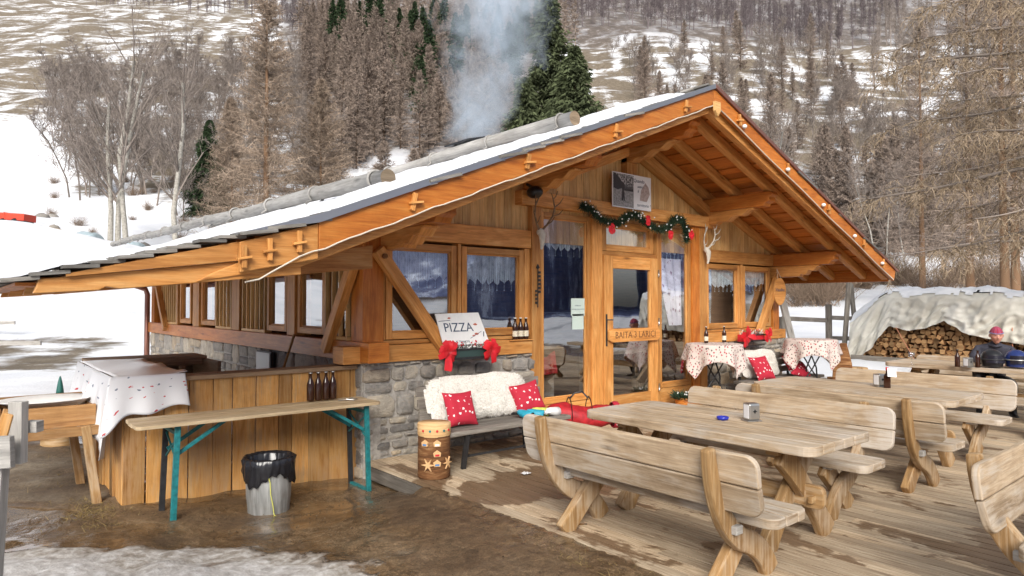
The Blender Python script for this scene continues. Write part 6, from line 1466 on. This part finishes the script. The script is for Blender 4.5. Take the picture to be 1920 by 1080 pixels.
def woodpile():
    t = thing('woodpile', 'long stack of split firewood under a weathered canvas sheet', 'woodpile'); random.seed(17); m = MB()
    O = Vector((14.35, .95, .14)); e = Vector((-.06, -1, 0)).normalized(); nrm = Vector((-1, .06, 0)).normalized(); W = 8.5
    z = .07; row = 0
    while z < 1.38:
        x = .1 + (row % 2) * .06
        while x < W:
            r = random.uniform(.05, .085); k = random.choice([3, 3, 4, 4, 5, 7]); a0 = random.random() * 6; pts = [(r * math.cos(a0 + i * 6.283 / k) * random.uniform(.85, 1.15), r * math.sin(a0 + i * 6.283 / k) * random.uniform(.85, 1.15)) for i in range(k)]
            off = random.uniform(-.06, .05); c = O + e * (x + random.uniform(-.015, .015)) + Vector((0, 0, z + random.uniform(-.015, .015))) + nrm * off
            b = len(m.v); m.prism([(p * 1.12, q * 1.05) for p, q in pts], c - nrm * .2, e, EZ, nrm, .40, mi=1)
            m.prism(pts, c - nrm * -.0005, e, EZ, nrm, .004, mi=0); x += r * 1.78
        z += .108; row += 1
    m.prism([(0, 0), (W, 0), (W, 1.45), (0, 1.35)], O - nrm * .75, e, EZ, nrm, .9, mi=1); m.build('logs', ['endpile', 'bark'], t)
    # canvas: over the top and hanging with a scalloped hem
    c = MB(); random.seed(3)
    def hem(u): # hanging length at the front
        xx = u * W; return np.interp(xx, [-.35, 0, .45, .85, 1.3, 1.7, 2.05, 2.4, 2.9, 3.6, 5.2, 6.0, 7.2, 8.5], [1.15, 1.22, 1.2, .84, .92, .86, .66, .88, 1.02, 1.08, 1.1, 1.1, 1.1, 1.1])
    def canvas(u, v):
        xx = lerp(-.12, W, u); H_ = 1.74 + .07 * math.sin(xx * .9 + .5) * smooth(0, 1, xx) + .05 * FBM(xx, 0, .9, 3); H_ -= .55 * smooth(.9, -.3, xx); hl = hem(xx / W); fold = .022 * .10 * (1 - 2 * abs(FBM(xx, v * 1.6, .75, 3, 4))) + .06 * math.sin(xx * 4.2 + v * 3) ** 3 + .07 * (1 - 3 * abs(FBM(xx * 1.3 + v * 2.2, v * .8 - xx * .5, .5, 3, 8)))
        if v < .45: q = v / .45; d = 1.7 * (1 - q); zz_ = H_ - .5 * (1 - q) ** 2 ; n_ = -.03 - d + .0
        else: q = (v - .45) / .55; zz_ = H_ - hl * q; n_ = .0 + .13 * smooth(0, .18, q) + .07 * q + .035 * math.sin(xx * 2.6 + q * 2.2 * math.sin(xx * 1.1)) * q + .004 * (1 - 2 * abs(FBM(xx * 1.5 - q * 1.2, q * .8, .45, 3, 2)))
        p = O + e * xx + Vector((0, 0, zz_ + .015 * FBM(xx, v * 3, .7, 3))) + nrm * (n_ + (fold * smooth(.4, .8, v)))
        return p
    c.grid(canvas, 260, 70); o = c.build('canvas_sheet', 'tarp', t)
    M['cord'] = plain('cord', (.55, .22, .12), .7)
    for a, b in (((.95, 1.05), (1.45, .12)), ((3.35, 1.0), (3.35, .1))): m = MB(); m.tube([O + e * a[0] + Vector((0, 0, a[1])) + nrm * .2, O + e * b[0] + Vector((0, 0, b[1])) + nrm * .2], .009, 5); m.build('cord', 'cord', t)
    m = MB(); m.beam(O + e * .0 + nrm * .35 + Vector((0, 0, .16)), O + e * 6 + nrm * .30 + Vector((0, 0, .10)), .05, .14); m.build('ground_plank', 'grey', t, .005)
    # snow on top and beside it
    sn = MB()
    def sno(u, v):
        xx = lerp(-.1, W, u); p = canvas((xx + .12) / (W + .12), lerp(.0, .54, v)); k = FBM(xx, v * 2, .6, 4); return p + Vector((-.012 - .02 * smooth(.95, .6, v), 0, .008 + (.05 + .10 * max(0, .6 + k)) * smooth(.97, .62, v)))
    sn.grid(sno, 160, 22, keep=lambda u, v: v < .93 + .22 * FBM(u * 12, 1, .8, 4)); tag(sn.build('snow_patch', 'snow'), kind='stuff', label='snow lying on top of the canvas sheet')
    m = MB(); m.beam(O + e * 5.0 + nrm * .05 + Vector((0, 0, 1.80)), O + e * 5.4 + nrm * .15 + Vector((0, 0, 1.86)), .28, .03, (.3, 0, 1)); m.build('scrap_board', 'bark', label='small rusty brown board lying on the canvas', cat='board')
    random.seed(8)
    for k in range(6):
        x, y = px2xy(random.uniform(1575, 1700), random.uniform(13.6, 15.2)); m = MB(); a = random.random() * 3; m.beam((x, y, -.05), (x + .5 * math.cos(a), y + .5 * math.sin(a), -.03), .1, .07); m.build('scrap_wood', 'bark', None, .01, label='short piece of scrap wood in the trodden snow before the woodpile', cat='scrap wood', group='scrap wood by the woodpile')
woodpile()
def field_left():
    # red trailer and tarpaulins on the crest, rail stubs in the snow
    def at(px, s, dz=0): x, y = px2xy(px, s); return Vector((x, y, H(x, y) + dz))
    L0 = Vector((FY, -FX, 0)); Fv = Vector((FX, FY, 0))
    c = at(15, 61, 0); t = thing('red_trailer', 'long red box trailer standing behind the snow bank far left', 'trailer', c); M['trailer'] = plain('trailer', (.62, .05, .02), .5, var=.15)
    m = MB(); m.beam(L0 * -2.2 + Vector((0, 0, 1.0)), L0 * 1.9 + Vector((0, 0, .75)), 1.6, .62, EZ); m.beam(L0 * .1 + Vector((0, 0, 1.22)), L0 * .2 + Vector((0, 0, .7)), 1.7, .05, EZ); m.build('box', 'trailer', t, .02); m = MB(); m.beam(L0 * -2.2 + Vector((0, 0, .62)), L0 * 1.8 + Vector((0, 0, .38)), 1.3, .14, EZ); m.build('chassis', 'iron', t)
    for q in (-.9, 0, 1.1): m = MB(); m.lathe([(0, -.1), (.35, -.1), (.35, .1), (0, .1)], L0 * q + Vector((0, 0, .3)) - Fv * .8, 14, rot=Matrix.Rotation(R(90), 3, 'X')); m.build('wheel', 'black', t)
    M['tarpblue'] = plain('tarpblue', (.30, .37, .40), .5, var=.25, nscale=2); M['tarpgreen'] = plain('tarpgreen', (.07, .16, .14), .6, var=.3)
    for px, w_, h, mat, lab in ((90, 4.2, .5, 'tarpgreen', 'dark green covered heap behind the snow bank'), (155, 3.4, .95, 'tarpblue', 'grey blue tarpaulin over a heap behind the snow bank, left one'), (240, 3.0, .8, 'tarpblue', 'grey blue tarpaulin over a heap behind the snow bank, right one'), (460, 3.2, 1.0, 'tarpblue', 'grey tarpaulin heap just above the roof snow logs')):
        c = at(px, 61, -.15); m = MB(); random.seed(px)
        m.grid(lambda u, v: c + L0 * (u - .5) * w_ + Fv * (v - .5) * 2 + Vector((0, 0, h * (1 - (2 * u - 1) ** 6) * (1 - (2 * v - 1) ** 4) * (1 + .25 * FBM(u * 3, v * 2, .7, 3)))), 30, 14); m.build('tarp_heap', mat, label=lab, cat='tarpaulin')
    for px, s, L in ((8, 24, .9), (40, 19, 1.3)):
        c = at(px, s, .6); m = MB(); m.beam(c - L0 * L, c + L0 * L * .45, .06, .12, EZ); m.build('fence_rail', 'palegrey', label='grey rail end sticking out over the snow field, ' + ('upper one' if s == 24 else 'lower one'), cat='rail')
        m = MB(); m.beam(c - L0 * L * .9 - Vector((0, 0, .8)), c - L0 * L * .9 + Vector((0, 0, .1)), .1, .1, Fv); m.build('fence_post', 'palegrey', label='grey fence post just outside the left picture edge, under the ' + ('upper' if s == 24 else 'lower') + ' rail', cat='post')
    random.seed(31)
    for k in range(26):
        px, s = (random.uniform(20, 420), random.uniform(63, 74)) if k < 16 else (random.uniform(380, 470), random.uniform(62, 72)); c = at(px, s, 0); m = MB(); r = random.uniform(.3, .8)
        m.grid(lambda u, v: c + Vector((math.cos(u * 6.283) * math.sin(v * 3.14159), math.sin(u * 6.283) * math.sin(v * 3.14159), -math.cos(v * 3.14159) * .6)) * r * (1 + .35 * FBM(math.cos(u * 6.283) * 2 + k, v * 3 + math.sin(u * 6.283), 1.2, 2)), 10, 7); m.build('boulder', 'stone', label='grey boulder in the snow at the foot of the left slope', cat='boulder', group='boulders at the foot of the slope')
field_left()
def fence_near():
    o = px2xy(6, 2.9); t = thing('wooden_rail_post', 'weathered post with a short cross board at the left picture edge', 'fence', (o[0], o[1], 0)); L0 = Vector((FY, -FX, 0)); Fv = Vector((FX, FY, 0))
    m = MB(); m.beam(L0 * -.045 + Vector((0, 0, -.3)), L0 * .012 + Vector((0, 0, .95)), .028, .05, Fv); m.build('post', 'palegrey', t, .003)
    m = MB(); m.beam(L0 * .045 + Vector((0, 0, .95)) + Fv * .04, L0 * .045 + Vector((0, 0, 1.22)) + Fv * .04, .06, .045, Fv); m.build('upright', 'palegrey', t, .003)
    m = MB(); m.beam(L0 * -.25 - Fv * .05 + Vector((0, 0, 1.005)), L0 * .09 - Fv * .05 + Vector((0, 0, 1.02)), .03, .135, EZ); m.build('cross_board', 'palegrey', t, .003)
    m = MB(); m.beam(L0 * -.14 + Fv * .03 + Vector((0, 0, .55)), L0 * .02 + Fv * .03 + Vector((0, 0, 1.17)), .045, .04, Fv); m.build('brace', 'panel', t, .003)
    m = MB(); m.beam(L0 * .04 + Fv * .1 + Vector((0, 0, 1.10)), L0 * .10 + Fv * .1 + Vector((0, 0, 1.10)), .05, .05, EZ); m.build('peg', 'palegrey', t, .003)
fence_near()
def mudlip():
    m = MB()
    def f(u, v):
        y = lerp(-1.3, -7.5, u); e = .02 + .10 * FBM(y, 0, .5, 4, 3) + .05 * FBM(y, 0, .12, 3, 5); x = lerp(-.30, e, v)
        z = lerp(H(-.30, y) - .03, .004, smooth(0, .8, v)) + .006 * FBM(x, y, .09, 4, 6) * (1 - v ** 4) + .004 * (1 - v ** 3) - .012 * v ** 12
        return (x, y, z)
    m.grid(f, 520, 26); tag(m.build('ground_edge', bpy.data.materials['ground']), kind='structure', label='mud trodden over the edge of the deck')
mudlip()
def yardbits():
    M['grit'] = colr('grit', (.11, .08, .05), .6)
    M['meter'] = plain('meter', (.62, .64, .62), .5); m = MB(); m.box((-.10, 2.62, .78), (.05, .5, .42)); t = thing('meter_box', 'white metal meter cabinet on the side stone wall', 'cabinet'); m.build('door_panel', 'meter', t, .005); m = MB(); m.box((-.085, 2.62, .78), (.05, .54, .46)); m.build('frame', 'iron', t)
    m = MB(); m.tube([(-.35, 1.6, .5), (-.2, 1.35, 1.28)], .016, 8); m.build('broom_handle', 'panel', label='wooden broom handle leaning against the side wall', cat='broom')
    random.seed(90); m = MB()
    for i in range(2600):
        if i < 900: x, y = random.gauss(-2.38, .13), random.gauss(.1, .3)
        elif i < 1700: x, y = random.gauss(-2.5, .3), random.gauss(1.9, .6)
        else: x, y = random.gauss(-.12, .08), random.uniform(-6, -3.2)
        z = H(x, y) - .01 if x < -.42 else -.02; v = Vector((random.gauss(0, .8), random.gauss(0, .8), .45)).normalized(); ribbon(m, (x, y, z), Vector((x, y, z)) + v * random.uniform(.02, .07), .004, .001, random.random())
    M['straw'] = colr('straw', (.20, .145, .06), .5); tag(m.build('dry_grass', 'straw'), kind='stuff', label='tufts of dry grass by the bar counter and the deck edge')
    m = MB()
    for i in range(1500):
        x, y = random.uniform(-3.2, -.05), random.uniform(-4.6, .3); z = H(x, y) + .002; r = random.uniform(.002, .008); m.ball((x, y, z), r, 5, 3, (1, 1, .6), r=random.random())
    tag(m.build('pebbles', 'grit'), kind='stuff', label='scattered pebbles and crumbs in the mud')
    for x, y, lab in ((.93, -1.55, 'small crumpled white paper on the deck before the bench'), (5.9, -5.05, 'crumpled clear plastic cup on the deck at the right edge')):
        m = MB(); m.grid(lambda u, v: (x + .09 * (u - .5), y + .07 * (v - .5), .012 + .02 * abs(FBM(u * 3 + x, v * 3, .5, 3))), 8, 8); m.build('paper_scrap', 'paper_white', label=lab, cat='litter')
yardbits()
# ------------------------------------------------------------------ people
def skin_mesh(name, nodes, edges, mat, parent, sub=2, root=0):
    me = bpy.data.meshes.new(name); me.from_pydata([n[0] for n in nodes], edges, []); o = bpy.data.objects.new(name, me); scn.collection.objects.link(o); o.parent = parent
    s = o.modifiers.new('skin', 'SKIN'); s.use_smooth_shade = True
    for i, n in enumerate(nodes):
        r = n[1]; sv = me.skin_vertices[0].data[i]; sv.radius = r if hasattr(r, '__len__') else (r, r); sv.use_root = (i == root)
    s2 = o.modifiers.new('sub', 'SUBSURF'); s2.levels = sub; s2.render_levels = sub; me.materials.append(M[mat] if isinstance(mat, str) else mat); return o
def head(parent, c, yaw, pitch, hat=None, hair=None):
    """face looks along +x before rotation"""
    rot = Matrix.Rotation(yaw, 3, 'Z') @ Matrix.Rotation(pitch, 3, 'Y'); c = Vector(c); m = MB()
    def f(u, v):
        a = u * 2 * math.pi - math.pi; t = v * math.pi; x = math.cos(a) * math.sin(t); y = math.sin(a) * math.sin(t); z = -math.cos(t)
        jaw = 1 - .30 * smooth(0, -1, z); px_ = x * .098 * (1 - .10 * smooth(0, -.9, z)) + (.012 if x > 0 else 0) * smooth(.2, -.7, z); py_ = y * .077 * jaw; pz_ = z * .122
        if x > .3:
            w_ = abs(py_)
            px_ += .024 * math.exp(-(w_ / .013) ** 2) * math.exp(-((pz_ + .012) / .020) ** 2) + .012 * math.exp(-(w_ / .009) ** 2) * math.exp(-((pz_ - .012) / .025) ** 2)      # nose
            px_ -= .010 * math.exp(-((w_ - .032) / .016) ** 2) * math.exp(-((pz_ - .016) / .012) ** 2)      # eye sockets
            px_ += .006 * math.exp(-((w_ - .03) / .02) ** 2) * math.exp(-((pz_ - .036) / .008) ** 2)        # brow
            px_ += .006 * math.exp(-((w_ - .04) / .018) ** 2) * math.exp(-((pz_ + .02) / .018) ** 2)       # cheek
            px_ += .005 * math.exp(-(w_ / .022) ** 2) * (math.exp(-((pz_ + .046) / .005) ** 2) + math.exp(-((pz_ + .058) / .006) ** 2)) - .005 * math.exp(-(w_ / .024) ** 2) * math.exp(-((pz_ + .052) / .003) ** 2)
            px_ += .010 * math.exp(-(w_ / .02) ** 2) * math.exp(-((pz_ + .088) / .014) ** 2)
        return c + rot @ Vector((px_, py_, pz_))
    m.grid(f, 56, 48)
    for s in (-1, 1): m.grid(lambda u, v: c + rot @ Vector((-.012 + .018 * math.cos(u * 6.283) * math.sin(v * 3.14), s * (.078 + .008 * math.sin(v * 3.14) * (1 + math.sin(u * 6.283))), .0 + .03 * -math.cos(v * 3.14))), 10, 8)
    m.build('head', 'skin', parent)
    m = MB()
    for s in (-1, 1): m.ball(c + rot @ Vector((.083, s * .031, .014)), .0085, 8, 6, (.7, 1.3, .55))
    m.build('eyes', 'eyedark', parent)
    m = MB(); m.grid(lambda u, v: c + rot @ Vector((.103 - .012 * abs(2 * u - 1) ** 2, lerp(-.022, .022, u), -.051 + .003 * (v - .5))), 6, 1); m.build('mouth', 'lip', parent)
    if hat:
        m = MB()
        def g(u, v):
            a = u * 2 * math.pi; t = lerp(.30, 1.5708, v); r = math.cos(t); return c + rot @ Vector((math.cos(a) * .107 * r - .006, math.sin(a) * .087 * r, .008 + math.sin(t) * .130))
        m.grid(g, 40, 18, uvs=1.); m.build('knitted_cap', hat, parent)
        m = MB(); m.tube([c + rot @ Vector((math.cos(R(a)) * .104 - .006, math.sin(R(a)) * .085, .047)) for a in range(0, 361, 15)], .007, 8, cap=False); m.build('cap_brim', 'capband', parent)
    if hair:
        m = MB(); m.grid(lambda u, v: c + rot @ Vector((math.cos(u * 6.283) * .106 * math.cos(lerp(-.15, 1.57, v)) - .014, math.sin(u * 6.283) * .086 * math.cos(lerp(-.15, 1.57, v)), .012 + math.sin(lerp(-.15, 1.57, v)) * .125)), 26, 14); m.build('hair', hair, parent)
M['eyedark'] = plain('eyedark', (.03, .02, .018), .3); M['lip'] = plain('lip', (.30, .10, .08), .5); M['capband'] = plain('capband', (.16, .17, .30), .9, var=.3, nscale=80)
def capmat():
    m, nt, b = newmat('knit_cap'); w_ = nd(nt, 'TexWave'); w_.bands_direction = 'X'; w_.inputs['Scale'].default_value = 3.2; w_.inputs['Distortion'].default_value = .6; lk(nt, coord(nt, 'UV'), w_.inputs['Vector'])
    lk(nt, ramp(nt, w_.outputs['Fac'], [(.35, (.30, .02, .05)), (.5, (.12, .13, .26)), (.8, (.36, .04, .06))]), b.inputs['Base Color']); b.inputs['Roughness'].default_value = .95; bump(nt, b, noise_(nt, coord(nt, 'UV'), 90, 2), .5, .003); return m
M['knitcap'] = capmat()
def hand(parent, wrist, d, up, mat='skin', s=1., curl=.5, side=1):
    """palm with four unequal fingers and a thumb, one skinned mesh"""
    d = Vector(d).normalized(); up = Vector(up); sd = d.cross(up).normalized() * side; up = sd.cross(d).normalized() * side; w0 = Vector(wrist)
    nodes = [(w0, (.024 * s, .017 * s)), (w0 + d * .045 * s, (.034 * s, .014 * s)), (w0 + d * .085 * s, (.036 * s, .012 * s))]; edges = [(0, 1), (1, 2)]
    for k, (o, L) in enumerate(((-.030, .066), (-.010, .076), (.010, .072), (.029, .056))):
        b = len(nodes); p = w0 + d * .088 * s + sd * o * s; a = curl
        nodes.append((p, .0095 * s)); edges.append((2, b)); dd = d.copy()
        for j in range(3): dd = (dd * math.cos(a * .5) - up * math.sin(a * .5)).normalized(); p = p + dd * L * s / 3 * (1.15 - .15 * j); nodes.append((p, (.0088 - .0008 * j) * s)); edges.append((b + j, b + j + 1))
    b = len(nodes); p = w0 + d * .03 * s - sd * .030 * s; nodes.append((p, .012 * s)); edges.append((1, b))
    for j in range(2): p = p + (d * .75 - sd * (.55 - .3 * j) - up * .15).normalized() * .032 * s; nodes.append((p, (.0105 - .001 * j) * s)); edges.append((b + j, b + j + 1))
    return skin_mesh('hand', nodes, edges, mat, parent, 1)
def man():
    t = thing('person', 'man in a knitted red and blue cap and dark jacket leaning on the farthest table', 'person', (8.86, -3.28, -.04), R(206))
    # local +x = facing the camera side ; seat height .45 ; pelvis at origin of x
    V = Vector
    nodes = [(V((0, 0, .56)), (.17, .15)), (V((.06, 0, .74)), (.17, .13)), (V((.20, 0, .93)), (.19, .13)), (V((.30, 0, 1.03)), (.15, .10)), (V((.35, 0, 1.08)), (.065, .06)), (V((.385, 0, 1.14)), (.058, .055)),
             (V((.28, .19, 1.00)), .075), (V((.40, .29, .88)), .062), (V((.56, .25, .84)), .05), (V((.72, .10, .82)), .04),
             (V((.28, -.19, 1.00)), .075), (V((.40, -.29, .88)), .062), (V((.56, -.25, .84)), .05), (V((.70, -.12, .82)), .04)]
    edges = [(0, 1), (1, 2), (2, 3), (3, 4), (4, 5), (3, 6), (6, 7), (7, 8), (8, 9), (3, 10), (10, 11), (11, 12), (12, 13)]
    skin_mesh('jacket', nodes, edges, 'cloth_dark', t)
    ln = [(V((0, 0, .54)), (.16, .14))]; le = []
    for s in (-1, 1):
        b = len(ln); ln += [(V((.06, s * .10, .53)), .095), (V((.26, s * .16, .53)), .085), (V((.44, s * .19, .50)), .07), (V((.42, s * .20, .28)), .056), (V((.36, s * .2, .10)), .045)]; le += [(0, b), (b, b + 1), (b + 1, b + 2), (b + 2, b + 3), (b + 3, b + 4)]
    skin_mesh('trousers', ln, le, 'black', t)
    for s in (-1, 1):
        m = MB(); m.tube([(.36, s * .20, .14), (.37, s * .2, .07), (.42, s * .2, .045), (.50, s * .2, .035), (.55, s * .2, .03)], [.05, .055, .05, .045, .025], 12, sq=.8); m.build('boot', 'black', t)
    head(t, (.43, 0, 1.215), 0, .18, 'knitcap')
    hand(t, (.70, .10, .80), (.5, -.8, -.05), (0, 0, 1), side=1, curl=.5); hand(t, (.69, -.12, .80), (.5, .8, -.05), (0, 0, 1), side=-1, curl=.5)
    m = MB(); m.tube([(.34, .07, 1.075), (.40, .06, 1.07), (.42, 0, 1.06), (.40, -.06, 1.07), (.34, -.07, 1.075)], .022, 8); m.build('collar', 'cloth_dark', t)
man()
def guest():
    t = thing('person', 'person in a red jacket sitting inside behind the tall pane', 'person', (3.28, 1.35, .06), R(200)); V = Vector
    nodes = [(V((0, 0, .56)), (.16, .14)), (V((.03, 0, .78)), (.16, .12)), (V((.06, 0, 1.0)), (.18, .12)), (V((.08, 0, 1.12)), (.13, .09)), (V((.09, 0, 1.2)), .055), (V((.07, .19, 1.08)), .07), (V((.14, .24, .88)), .055), (V((.34, .14, .86)), .042), (V((.07, -.19, 1.08)), .07), (V((.14, -.24, .88)), .055), (V((.34, -.14, .86)), .042)]
    skin_mesh('jacket', nodes, [(0, 1), (1, 2), (2, 3), (3, 4), (3, 5), (5, 6), (6, 7), (3, 8), (8, 9), (9, 10)], 'red', t)
    ln = [(V((0, 0, .54)), (.15, .13))]; le = []
    for s in (-1, 1): b = len(ln); ln += [(V((.06, s * .1, .53)), .09), (V((.42, s * .14, .5)), .068), (V((.42, s * .14, .1)), .045)]; le += [(0, b), (b, b + 1), (b + 1, b + 2)]
    skin_mesh('trousers', ln, le, 'black', t); head(t, (.12, 0, 1.33), 0, .1, None, 'antler')
    hand(t, (.34, .14, .86), (.7, -.6, 0), (0, 0, 1)); hand(t, (.34, -.14, .86), (.7, .6, 0), (0, 0, 1), side=-1)
guest()
